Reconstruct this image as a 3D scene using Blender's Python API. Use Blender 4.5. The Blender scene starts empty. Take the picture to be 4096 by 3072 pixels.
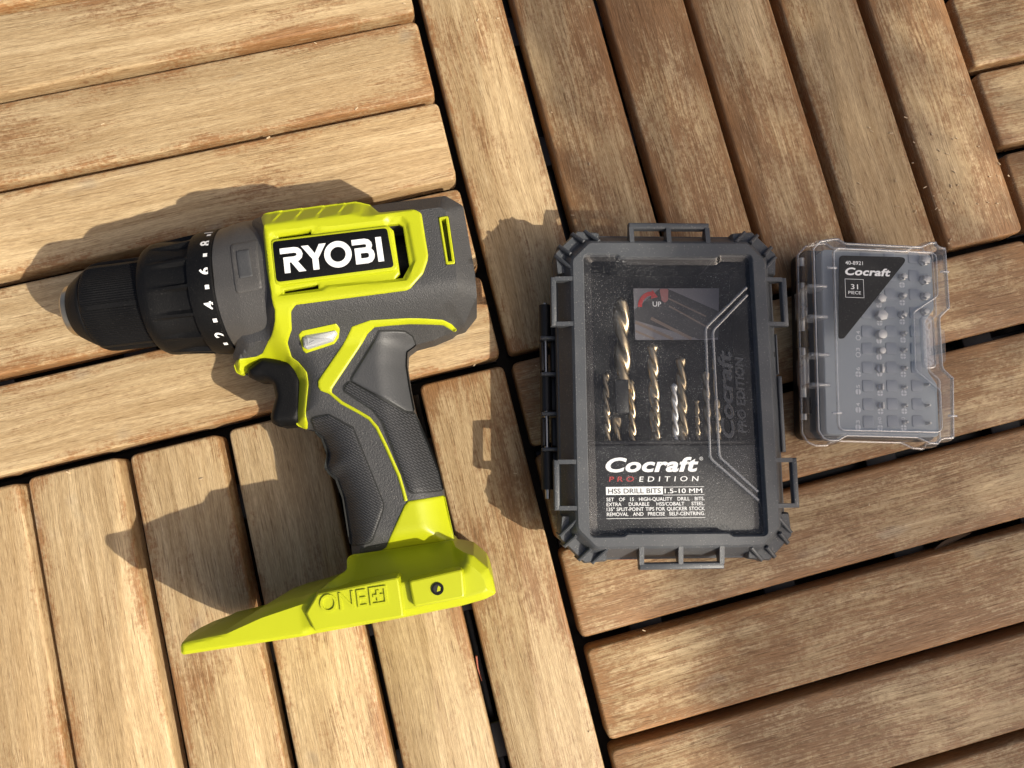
import bpy, bmesh, math, random
import numpy as np
from mathutils import Matrix, Vector
from mathutils.geometry import delaunay_2d_cdt

random.seed(7)
rng = np.random.default_rng(7)
R_ = math.radians
SC = bpy.context.scene
COL = SC.collection
MM = 0.001

# ------------------------------------------------------------------ camera, sky, sun, exposure
cam_d = bpy.data.cameras.new('camera')
cam_d.sensor_fit = 'HORIZONTAL'
cam_d.sensor_width = 36.0
cam_d.lens = 36.0 * 2900 / 4096
cam_d.clip_start = 0.01
cam_d.clip_end = 200
cam = bpy.data.objects.new('camera', cam_d)
COL.objects.link(cam)
cam.matrix_world = Matrix(((0.9690166, 0.23476551, -0.07675922, -0.0296482),
                           (-0.24230129, 0.96383142, -0.11099131, -0.0554439),
                           (0.04792601, 0.12615128, 0.99085264, 0.3760094),
                           (0, 0, 0, 1)))
SC.camera = cam

SUN_DIR = Vector((0.80, -0.75, 1.0)).normalized()          # towards the sun
SUN_EL = math.asin(SUN_DIR.z)
SUN_AZ = math.atan2(SUN_DIR.x, SUN_DIR.y)
world = bpy.data.worlds.new('World')
SC.world = world
world.use_nodes = True
wn = world.node_tree
wn.nodes.clear()
wo = wn.nodes.new('ShaderNodeOutputWorld')
wb = wn.nodes.new('ShaderNodeBackground')
ws = wn.nodes.new('ShaderNodeTexSky')
ws.sky_type = 'NISHITA'
ws.sun_disc = False
ws.sun_elevation = SUN_EL
ws.sun_rotation = SUN_AZ
ws.air_density = 0.7
ws.dust_density = 7.0
ws.ozone_density = 0.0
wb.inputs['Strength'].default_value = 0.105
wn.links.new(ws.outputs['Color'], wb.inputs['Color'])
wn.links.new(wb.outputs['Background'], wo.inputs['Surface'])
sun_d = bpy.data.lights.new('sun', 'SUN')
sun_d.energy = 4.4
sun_d.angle = R_(0.53)
sun_d.color = (1.0, 0.93, 0.80)
sun = bpy.data.objects.new('sun', sun_d)
COL.objects.link(sun)
sun.rotation_euler = SUN_DIR.to_track_quat('Z', 'Y').to_euler()
sun.location = SUN_DIR * 3
SC.view_settings.view_transform = 'Standard'
SC.view_settings.look = 'None'
SC.view_settings.exposure = 0.24
SC.view_settings.gamma = 1.0
SC.view_settings.use_curve_mapping = False
SC.cycles.max_bounces = 12
SC.cycles.transparent_max_bounces = 24

# ------------------------------------------------------------------ node helpers
class NT:
    def __init__(s, name):
        s.m = bpy.data.materials.new(name)
        s.m.use_nodes = True
        s.t = s.m.node_tree
        s.t.nodes.clear()
        s.out = s.t.nodes.new('ShaderNodeOutputMaterial')
    def n(s, kind, **kw):
        nd = s.t.nodes.new('ShaderNode' + kind)
        ins = kw.pop('ins', {})
        for k, v in kw.items():
            setattr(nd, k, v)
        for k, v in ins.items():
            if hasattr(v, 'is_output') and v.is_output:
                s.t.links.new(v, nd.inputs[k])
            else:
                nd.inputs[k].default_value = v
        return nd
    def math(s, op, a, b=0.0, c=0.0, clamp=False):
        nd = s.t.nodes.new('ShaderNodeMath')
        nd.operation = op
        nd.use_clamp = clamp
        for i, v in enumerate((a, b, c)):
            if hasattr(v, 'is_output'):
                s.t.links.new(v, nd.inputs[i])
            else:
                nd.inputs[i].default_value = v
        return nd.outputs[0]
    def ramp(s, x, a, b):                       # smooth 0..1 between a and b
        nd = s.n('MapRange', interpolation_type='SMOOTHSTEP', ins={'From Min': a, 'From Max': b})
        s.t.links.new(x, nd.inputs['Value'])
        return nd.outputs['Result']
    def mix(s, f, a, b, blend='MIX'):
        nd = s.t.nodes.new('ShaderNodeMix')
        nd.data_type = 'RGBA'
        nd.blend_type = blend
        for i, v in ((0, f), (6, a), (7, b)):
            if hasattr(v, 'is_output'):
                s.t.links.new(v, nd.inputs[i])
            else:
                nd.inputs[i].default_value = v if i == 0 else (*v, 1.0)
        return nd.outputs[2]
    def noise(s, vec, scale, detail=3.0, rough=0.55):
        nd = s.n('TexNoise', ins={'Scale': scale, 'Detail': detail, 'Roughness': rough})
        s.t.links.new(vec, nd.inputs['Vector'])
        return nd.outputs['Fac']
    def mapv(s, vec, scale, loc=None):
        nd = s.n('Mapping', ins={'Scale': scale})
        s.t.links.new(vec, nd.inputs['Vector'])
        if loc is not None:
            s.t.links.new(loc, nd.inputs['Location'])
        return nd.outputs['Vector']
    def bsdf(s, **ins):
        b = s.n('BsdfPrincipled')
        for k, v in ins.items():
            k = k.replace('_', ' ')
            if hasattr(v, 'is_output'):
                s.t.links.new(v, b.inputs[k])
            elif k == 'Base Color':
                b.inputs[k].default_value = (*v, 1)
            else:
                b.inputs[k].default_value = v
        return b
    def bump(s, h, strength, dist, normal=None):
        nd = s.n('Bump', ins={'Strength': strength, 'Distance': dist})
        s.t.links.new(h, nd.inputs['Height'])
        if normal is not None:
            s.t.links.new(normal, nd.inputs['Normal'])
        return nd.outputs['Normal']
    def done(s, shader):
        s.t.links.new(shader, s.out.inputs['Surface'])
        return s.m

MAT = {}

def wood_material():
    k = NT('weathered_wood')
    tc = k.n('TexCoord').outputs['Object']
    rnd = k.n('ObjectInfo').outputs['Random']
    offs = k.n('CombineXYZ')
    for i, f in enumerate((37.0, 91.0, 53.0)):
        k.t.links.new(k.math('MULTIPLY', rnd, f), offs.inputs[i])
    base = k.mapv(tc, (1, 1, 1), offs.outputs[0])
    # slow bending of the grain
    warp = k.noise(k.mapv(base, (6, 22, 22)), 1.0, 2.0)
    sep = k.n('SeparateXYZ')
    k.t.links.new(base, sep.inputs[0])
    yw = k.math('ADD', sep.outputs[1], k.math('MULTIPLY', warp, 0.012))
    cw = k.n('CombineXYZ')
    k.t.links.new(sep.outputs[0], cw.inputs[0])
    k.t.links.new(yw, cw.inputs[1])
    k.t.links.new(sep.outputs[2], cw.inputs[2])
    g = cw.outputs[0]
    fibre = k.noise(k.mapv(g, (26, 850, 850)), 1.0, 5.0, 0.7)
    streak = k.noise(k.mapv(g, (7, 190, 190)), 1.0, 3.0, 0.6)
    pore = k.noise(k.mapv(g, (75, 1900, 1900)), 1.0, 2.0, 0.6)
    scuff = k.noise(k.mapv(base, (420, 520, 520)), 1.0, 4.0, 0.7)
    patch = k.noise(k.mapv(base, (12, 28, 28)), 1.0, 5.0, 0.7)
    broad = k.noise(k.mapv(base, (5, 14, 14)), 1.0, 2.0)
    stain = k.n('Attribute', attribute_type='OBJECT', attribute_name='stain').outputs['Fac']
    sl = k.n('SeparateXYZ')
    k.t.links.new(tc, sl.inputs[0])
    ay = k.math('ABSOLUTE', sl.outputs[1])
    ax = k.math('ABSOLUTE', sl.outputs[0])
    edge = k.math('MAXIMUM', k.ramp(ay, 0.0145, 0.0225), k.ramp(ax, 0.136, 0.149))
    side = k.ramp(sl.outputs[2], -0.0006, -0.0022)
    # where the old stain is left: patches, ragged along the fibres, and along the edges
    m = k.math('ADD', k.math('MULTIPLY', k.math('SUBTRACT', patch, 0.5), 1.5), 0.5)
    m = k.math('ADD', m, k.math('MULTIPLY', k.math('SUBTRACT', fibre, 0.5), 0.9))
    m = k.math('ADD', m, k.math('MULTIPLY', k.math('SUBTRACT', scuff, 0.5), 0.7))
    m = k.math('ADD', m, k.math('MULTIPLY', edge, 0.18))
    m = k.math('ADD', m, k.math('MULTIPLY', k.math('SUBTRACT', stain, 0.5), 0.42))
    left = k.ramp(m, 0.50, 0.82)
    bare = k.mix(broad, (0.47, 0.335, 0.178), (0.70, 0.535, 0.315))
    bare = k.mix(k.ramp(streak, 0.35, 0.72), k.mix(1.0, bare, (0.74, 0.69, 0.62), 'MULTIPLY'), bare)
    brown = k.mix(fibre, (0.165, 0.074, 0.025), (0.34, 0.178, 0.075))
    col = k.mix(k.math('MULTIPLY', left, 0.86), bare, brown)
    orange = k.mix(streak, (0.27, 0.125, 0.042), (0.42, 0.22, 0.09))
    worn = k.ramp(k.math('ADD', patch, k.math('MULTIPLY', k.math('SUBTRACT', scuff, 0.5), 0.5)), 0.44, 0.60)
    e2 = k.math('MULTIPLY', k.math('MAXIMUM', k.math('MULTIPLY', edge, worn), k.math('MULTIPLY', side, k.math('ADD', 0.2, k.math('MULTIPLY', worn, 0.8)))), 0.75)
    col = k.mix(e2, col, orange)
    # grey water marks
    grey = k.ramp(k.noise(k.mapv(base, (26, 40, 40)), 1.0, 2.0), 0.66, 0.80)
    col = k.mix(k.math('MULTIPLY', grey, 0.5), col, (0.33, 0.29, 0.225))
    # open pores
    pm = k.ramp(pore, 0.56, 0.70)
    col = k.mix(k.math('MULTIPLY', pm, 0.6), col, k.mix(1.0, col, (0.36, 0.28, 0.20), 'MULTIPLY'))
    pl = k.ramp(pore, 0.42, 0.28)
    col = k.mix(k.math('MULTIPLY', pl, 0.38), col, (0.70, 0.55, 0.35))
    # crisp fine grain over everything
    fine = k.ramp(k.noise(k.mapv(g, (38, 1250, 1250)), 1.0, 4.0, 0.75), 0.30, 0.70)
    fine2 = k.ramp(k.noise(k.mapv(g, (240, 1900, 1900)), 1.0, 2.0, 0.7), 0.30, 0.70)
    gr = k.math('ADD', 0.84, k.math('MULTIPLY', fine, 0.20))
    gr = k.math('MULTIPLY', gr, k.math('ADD', 0.86, k.math('MULTIPLY', fine2, 0.26)))
    cg = k.n('CombineColor')
    k.t.links.new(gr, cg.inputs[0])
    k.t.links.new(k.math('POWER', gr, 1.12), cg.inputs[1])
    k.t.links.new(k.math('POWER', gr, 1.3), cg.inputs[2])
    col = k.mix(1.0, col, cg.outputs[0], 'MULTIPLY')
    # small round stains
    vo = k.n('TexVoronoi', feature='F1', ins={'Scale': 17.0, 'Randomness': 1.0})
    k.t.links.new(base, vo.inputs['Vector'])
    vs = k.n('SeparateColor')
    k.t.links.new(vo.outputs['Color'], vs.inputs[0])
    spot = k.math('MULTIPLY', k.ramp(vo.outputs['Distance'], 0.055, 0.038), k.ramp(vs.outputs[0], 0.80, 0.84))
    col = k.mix(k.math('MULTIPLY', spot, 0.75), col, (0.22, 0.115, 0.05))
    tint = k.n('HueSaturation', ins={'Saturation': 1.0})
    k.t.links.new(k.math('ADD', k.math('MULTIPLY', rnd, 0.22), 0.89), tint.inputs['Value'])
    k.t.links.new(col, tint.inputs['Color'])
    h = k.math('ADD', k.math('MULTIPLY', fibre, 0.6), k.math('MULTIPLY', k.math('SUBTRACT', 1.0, pm), 0.45))
    h = k.math('ADD', h, k.math('MULTIPLY', scuff, 0.25))
    h = k.math('ADD', h, k.math('MULTIPLY', fine, 0.5))
    nrm = k.bump(h, 0.5, 0.0003)
    nrm = k.bump(broad, 0.5, 0.0012, nrm)
    rough = k.math('ADD', 0.62, k.math('MULTIPLY', fibre, -0.18))
    b = k.bsdf(Base_Color=tint.outputs['Color'], Roughness=rough, Normal=nrm, Specular_IOR_Level=0.42)
    return k.done(b.outputs[0])

def plastic(name, col, rough=0.5, grain=0.0, gscale=1600.0, spec=0.5, dust=0.0, weave=False, var=0.12):
    k = NT(name)
    tc = k.n('TexCoord').outputs['Object']
    big = k.noise(k.mapv(tc, (22, 22, 22)), 1.0, 3.0, 0.6)
    c = k.mix(big, tuple(v * (1 - var) for v in col), tuple(min(1, v * (1 + var)) for v in col))
    if dust:
        d = k.ramp(k.noise(k.mapv(tc, (1500, 1500, 1500)), 1.0, 1.0), 0.66, 0.76)
        d2 = k.ramp(k.noise(k.mapv(tc, (45, 45, 45)), 1.0, 3.0), 0.45, 0.75)
        c = k.mix(k.math('MULTIPLY', k.math('ADD', k.math('MULTIPLY', d, 1.0), k.math('MULTIPLY', d2, 0.10)), dust), c, (0.55, 0.52, 0.47))
    nrm = None
    if weave:
        br = k.n('TexBrick', offset=0.5, offset_frequency=2, ins={'Scale': 260.0, 'Mortar Size': 0.075, 'Mortar Smooth': 0.6, 'Brick Width': 0.62, 'Row Height': 0.25})
        mp = k.n('Mapping', ins={'Rotation': (0, 0, R_(38))})
        k.t.links.new(tc, mp.inputs['Vector'])
        k.t.links.new(mp.outputs[0], br.inputs['Vector'])
        hv = k.math('SUBTRACT', 1.0, br.outputs['Fac'])
        nrm = k.bump(hv, 1.0, 0.0009)
        c = k.mix(k.math('MULTIPLY', br.outputs['Fac'], 0.8), c, tuple(v * 0.25 for v in col))
    if grain:
        gn = k.noise(k.mapv(tc, (gscale, gscale, gscale)), 1.0, 2.0, 0.6)
        nrm = k.bump(gn, grain, 0.0004, nrm)
    kw = dict(Base_Color=c, Roughness=k.math('ADD', rough - 0.06, k.math('MULTIPLY', big, 0.12)), Specular_IOR_Level=spec)
    if nrm is not None:
        kw['Normal'] = nrm
    return k.done(k.bsdf(**kw).outputs[0])

def metal(name, col, rough=0.25, scr=0.15):
    k = NT(name)
    tc = k.n('TexCoord').outputs['Object']
    n = k.noise(k.mapv(tc, (300, 300, 300)), 1.0, 3.0)
    c = k.mix(n, tuple(v * 0.8 for v in col), col)
    r = k.math('ADD', rough, k.math('MULTIPLY', n, scr))
    return k.done(k.bsdf(Base_Color=c, Metallic=1.0, Roughness=r).outputs[0])

def clear(name, tint, gloss_rough=0.06, haze=0.03, dust=0.0, f0=0.045, power=5.0, refl=1.0):
    k = NT(name)
    tc = k.n('TexCoord').outputs['Object']
    tr = k.n('BsdfTransparent', ins={'Color': (*tint, 1)})
    gl = k.n('BsdfGlossy', ins={'Roughness': gloss_rough, 'Color': (1, 1, 1, 1)})
    lw = k.n('LayerWeight', ins={'Blend': 0.5})
    w = k.noise(k.mapv(tc, (60, 60, 60)), 1.0, 2.0)
    nb = k.bump(w, 0.25, 0.0004)
    k.t.links.new(nb, gl.inputs['Normal'])
    k.t.links.new(nb, lw.inputs['Normal'])
    fr = k.math('ADD', f0, k.math('MULTIPLY', k.math('POWER', lw.outputs['Facing'], power), 0.9))
    m1 = k.n('MixShader')
    k.t.links.new(k.math('MULTIPLY', fr, refl, clamp=True), m1.inputs[0])
    k.t.links.new(tr.outputs[0], m1.inputs[1])
    k.t.links.new(gl.outputs[0], m1.inputs[2])
    df = k.n('BsdfDiffuse', ins={'Color': (0.72, 0.72, 0.72, 1)})
    fac = haze
    if dust:
        d = k.noise(k.mapv(tc, (2300, 2300, 2300)), 1.0, 2.0, 0.6)
        d2 = k.noise(k.mapv(tc, (55, 55, 55)), 1.0, 3.0, 0.6)
        dm = k.math('MULTIPLY', k.ramp(k.math('ADD', d, k.math('MULTIPLY', k.math('SUBTRACT', d2, 0.5), 0.12)), 0.63, 0.72), dust)
        fac = k.math('ADD', dm, k.math('MULTIPLY', k.ramp(d2, 0.3, 0.8), haze * 1.6), clamp=True)
    m2 = k.n('MixShader')
    if hasattr(fac, 'is_output'):
        k.t.links.new(fac, m2.inputs[0])
    else:
        m2.inputs[0].default_value = fac
    k.t.links.new(m1.outputs[0], m2.inputs[1])
    k.t.links.new(df.outputs[0], m2.inputs[2])
    return k.done(m2.outputs[0])

MAT['wood'] = wood_material()
MAT['yellow'] = plastic('lime_plastic', (0.415, 0.450, 0.008), 0.40, 0.10, 1500, var=0.05)
MAT['housing'] = plastic('grey_grained_plastic', (0.045, 0.045, 0.0455), 0.50, 0.85, 1700, spec=0.55, dust=0.12)
MAT['gearbox'] = plastic('grey_gearbox_plastic', (0.064, 0.061, 0.058), 0.46, 0.5, 1700, spec=0.55, dust=0.12)
MAT['rubber'] = plastic('rubber_woven_grip', (0.058, 0.059, 0.062), 0.5, 0.15, 1800, weave=True)
MAT['pad'] = plastic('rubber_smooth', (0.050, 0.051, 0.053), 0.52, 0.35, 1500)
MAT['black'] = plastic('black_plastic', (0.0045, 0.0045, 0.0048), 0.52, 0.30, 1400, spec=0.18, dust=0.03)
MAT['cavity'] = plastic('dark_inside', (0.012, 0.013, 0.012), 0.6)
MAT['white'] = plastic('white_print', (0.82, 0.82, 0.81), 0.5, var=0.03)
MAT['switch'] = plastic('pale_grey_plastic', (0.36, 0.37, 0.37), 0.4, 0.1, var=0.04)
MAT['case'] = plastic('case_grey_plastic', (0.062, 0.067, 0.074), 0.42, 0.32, 1900, spec=0.5, dust=0.3)
MAT['caseblack'] = plastic('case_black_plastic', (0.010, 0.010, 0.011), 0.42, 0.2, 1200)
MAT['tray'] = plastic('tray_black', (0.006, 0.006, 0.0065), 0.5, 0.2, 900, spec=0.3)
MAT['labelblack'] = plastic('label_black', (0.012, 0.0125, 0.013), 0.46, 0.4, 1100, spec=0.35, dust=0.18)
MAT['red'] = plastic('red_print', (0.36, 0.03, 0.03), 0.5, var=0.05)
MAT['steel'] = metal('steel', (0.62, 0.62, 0.60), 0.22)
MAT['nickel'] = metal('warm_nickel', (0.66, 0.56, 0.40), 0.30)
MAT['bronze'] = metal('cobalt_bronze', (0.46, 0.365, 0.235), 0.30)
MAT['brightsteel'] = metal('bright_steel', (0.62, 0.62, 0.61), 0.5)
MAT['pane'] = clear('clear_pane', (0.97, 0.975, 0.98), 0.05, 0.010, dust=0.5)
MAT['panerib'] = clear('clear_rib', (0.86, 0.88, 0.90), 0.12, 0.15, f0=0.15, power=2.5)  # whitish haze imitates the bright edge lines of clear plastic
MAT['emboss'] = clear('clear_emboss', (0.80, 0.82, 0.85), 0.12, 0.035, f0=0.05, power=2.4)
MAT['lidclear'] = clear('clear_lid', (0.965, 0.97, 0.975), 0.12, 0.05, f0=0.05, power=2.8)
MAT['bluetray'] = plastic('blue_grey_tray', (0.262, 0.298, 0.325), 0.5, 0.1, var=0.08)
MAT['bluesocket'] = plastic('blue_grey_socket', (0.235, 0.268, 0.308), 0.5, 0.1, var=0.08)
MAT['paleprint'] = plastic('pale_print', (0.56, 0.58, 0.61), 0.5, var=0.04)
MAT['cardgrey'] = plastic('card_grey', (0.14, 0.135, 0.15), 0.5, var=0.15)
MAT['carddark'] = plastic('card_dark', (0.035, 0.034, 0.036), 0.5, var=0.3)
MAT['cardskin'] = plastic('card_skin', (0.30, 0.12, 0.115), 0.5)
MAT['cardbronze'] = plastic('card_bronze', (0.14, 0.105, 0.085), 0.5, var=0.3)
MAT['soil'] = plastic('soil', (0.045, 0.036, 0.027), 0.9, 1.0, 260, var=0.6)
MAT['bark'] = plastic('bark', (0.10, 0.075, 0.05), 0.85, 1.0, 60, var=0.4)
MAT['leaf'] = plastic('leaf', (0.055, 0.10, 0.025), 0.5, var=0.5)
MAT['chip'] = plastic('wood_chip', (0.62, 0.47, 0.29), 0.7, var=0.2)
MAT['redtwig'] = plastic('red_twig', (0.32, 0.10, 0.06), 0.7, var=0.3)
MAT['twig'] = plastic('dry_leaf', (0.17, 0.12, 0.075), 0.8, var=0.3)

# ------------------------------------------------------------------ mesh helpers (all in millimetres)
def empty(name, loc, rz=0.0):
    o = bpy.data.objects.new(name, None)
    o.empty_display_size = 0.02
    COL.objects.link(o)
    o.location = Vector(loc) * MM
    o.rotation_euler = (0, 0, R_(rz))
    return o

def tag(o, label, cat, group=None):
    o['label'] = label
    o['category'] = cat
    if group:
        o['group'] = group
    return o

def build(name, verts, faces, mat, parent=None, smooth=38, kind=None, loc=None, rz=0.0):
    me = bpy.data.meshes.new(name)
    me.from_pydata([(v[0] * MM, v[1] * MM, v[2] * MM) for v in verts], [], faces)
    me.validate()
    bm = bmesh.new()
    bm.from_mesh(me)
    bmesh.ops.recalc_face_normals(bm, faces=bm.faces)
    bm.to_mesh(me)
    bm.free()
    me.materials.append(MAT[mat])
    if smooth:
        me.shade_smooth()
        me.set_sharp_from_angle(angle=R_(smooth))
    o = bpy.data.objects.new(name, me)
    COL.objects.link(o)
    if parent:
        o.parent = parent
    if loc is not None:
        o.location = Vector(loc) * MM
        o.rotation_euler = (0, 0, R_(rz))
    if kind:
        o['kind'] = kind
    return o

class MB:
    def __init__(s):
        s.v, s.f = [], []
    def add(s, v, f):
        b = len(s.v)
        s.v += [tuple(map(float, p)) for p in v]
        s.f += [tuple(i + b for i in q) for q in f]
    def stack(s, poly, levels, bottom=True, top=True):
        """rings of a polygon: levels = [(inset, z)...] from bottom to top"""
        n = len(poly)
        vs, fs = [], []
        for ins, z in levels:
            for p in inset(poly, ins):
                vs.append((p[0], p[1], z))
        for k in range(len(levels) - 1):
            for i in range(n):
                j = (i + 1) % n
                fs.append((k * n + i, k * n + j, (k + 1) * n + j, (k + 1) * n + i))
        if bottom:
            fs.append(tuple(range(n - 1, -1, -1)))
        if top:
            fs.append(tuple((len(levels) - 1) * n + i for i in range(n)))
        s.add(vs, fs)
        return s
    def prism(s, poly, z0, z1, bev=0.0):
        poly = ccw(poly)
        if bev:
            return s.stack(poly, [(0, z0), (0, z1 - bev), (bev * 0.35, z1 - bev * 0.35), (bev, z1)])
        return s.stack(poly, [(0, z0), (0, z1)])
    def box(s, x0, x1, y0, y1, z0, z1, bev=0.0):
        return s.prism([(x0, y0), (x1, y0), (x1, y1), (x0, y1)], z0, z1, bev)
    def loops(s, loops, closed=True, capa=False, capb=False):
        """connect 3D loops of equal length"""
        n = len(loops[0])
        vs = [p for l in loops for p in l]
        fs = []
        for k in range(len(loops) - 1):
            for i in range(n if closed else n - 1):
                j = (i + 1) % n
                fs.append((k * n + i, k * n + j, (k + 1) * n + j, (k + 1) * n + i))
        if capa:
            fs.append(tuple(range(n)))
        if capb:
            fs.append(tuple((len(loops) - 1) * n + i for i in range(n)))
        s.add(vs, fs)
        return s
    def cyl(s, a, b, r, seg=14, r2=None):
        a, b = Vector(a), Vector(b)
        d = (b - a).normalized()
        u = d.orthogonal().normalized()
        w = d.cross(u)
        r2 = r if r2 is None else r2
        L = []
        for c, rr in ((a, r), (b, r2)):
            L.append([tuple(c + (u * math.cos(t) + w * math.sin(t)) * rr) for t in [2 * math.pi * i / seg for i in range(seg)]])
        return s.loops(L, True, True, True)
    def make(s, name, mat, parent=None, smooth=38, **kw):
        return build(name, s.v, s.f, mat, parent, smooth, **kw)

def area2(p):
    return sum(p[i][0] * p[(i + 1) % len(p)][1] - p[(i + 1) % len(p)][0] * p[i][1] for i in range(len(p)))

def ccw(p):
    p = [tuple(q[:2]) for q in p]
    return p if area2(p) > 0 else p[::-1]

def inset(poly, d):
    """offset a counter-clockwise polygon inwards with limited mitres"""
    if d == 0:
        return [tuple(p) for p in poly]
    n = len(poly)
    out = []
    for i in range(n):
        a, b, c = poly[i - 1], poly[i], poly[(i + 1) % n]
        e1 = np.array((b[0] - a[0], b[1] - a[1]))
        e2 = np.array((c[0] - b[0], c[1] - b[1]))
        e1 /= max(1e-9, np.linalg.norm(e1))
        e2 /= max(1e-9, np.linalg.norm(e2))
        n1, n2 = np.array((-e1[1], e1[0])), np.array((-e2[1], e2[0]))
        m = n1 + n2
        l = np.linalg.norm(m)
        m = n1 if l < 1e-6 else m / l
        q = min(1 / max(0.35, float(m @ n1)), 2.2)
        out.append((b[0] + m[0] * d * q, b[1] + m[1] * d * q))
    return out

def rounded(poly, r, seg=4):
    """round every corner of a polygon; a third value on a point overrides r"""
    out = []
    n = len(poly)
    for i in range(n):
        b = np.array(poly[i][:2], float)
        rr = poly[i][2] if len(poly[i]) > 2 else r
        a = np.array(poly[i - 1][:2], float) - b
        c = np.array(poly[(i + 1) % n][:2], float) - b
        la, lc = np.linalg.norm(a), np.linalg.norm(c)
        if rr <= 0 or la < 1e-6 or lc < 1e-6:
            out.append(tuple(b))
            continue
        a /= la
        c /= lc
        ang = math.acos(max(-1, min(1, float(a @ c))))
        t = min(rr / max(0.05, math.tan(ang / 2)), la * 0.48, lc * 0.48)
        p0, p1 = b + a * t, b + c * t
        for k in range(seg + 1):
            u = k / seg
            out.append(tuple((1 - u) ** 2 * p0 + 2 * u * (1 - u) * b + u * u * p1))
    return out

def resample(poly, step):
    out = []
    n = len(poly)
    for i in range(n):
        a, b = np.array(poly[i], float), np.array(poly[(i + 1) % n], float)
        L = np.linalg.norm(b - a)
        if L < 1e-4:
            continue
        k = max(1, int(round(L / step)))
        for j in range(k):
            out.append(tuple(a + (b - a) * j / k))
    return out

def dist_poly(P, poly):
    P = np.asarray(P, float)
    A = np.asarray(poly, float)
    B = np.roll(A, -1, 0)
    best = np.full(len(P), 1e9)
    for a, b in zip(A, B):
        ab = b - a
        l2 = max(1e-12, float(ab @ ab))
        t = np.clip(((P - a) @ ab) / l2, 0, 1)
        d = np.hypot(P[:, 0] - a[0] - t * ab[0], P[:, 1] - a[1] - t * ab[1])
        np.minimum(best, d, out=best)
    return best

def inside(P, poly):
    P = np.asarray(P, float)
    A = np.asarray(poly, float)
    B = np.roll(A, -1, 0)
    c = np.zeros(len(P), bool)
    for a, b in zip(A, B):
        if a[1] == b[1]:
            continue
        m = ((a[1] > P[:, 1]) != (b[1] > P[:, 1])) & (P[:, 0] < (b[0] - a[0]) * (P[:, 1] - a[1]) / (b[1] - a[1]) + a[0])
        c ^= m
    return c

def sstep(x, a, b):
    t = np.clip((np.asarray(x, float) - a) / (b - a), 0, 1)
    return t * t * (3 - 2 * t)

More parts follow.
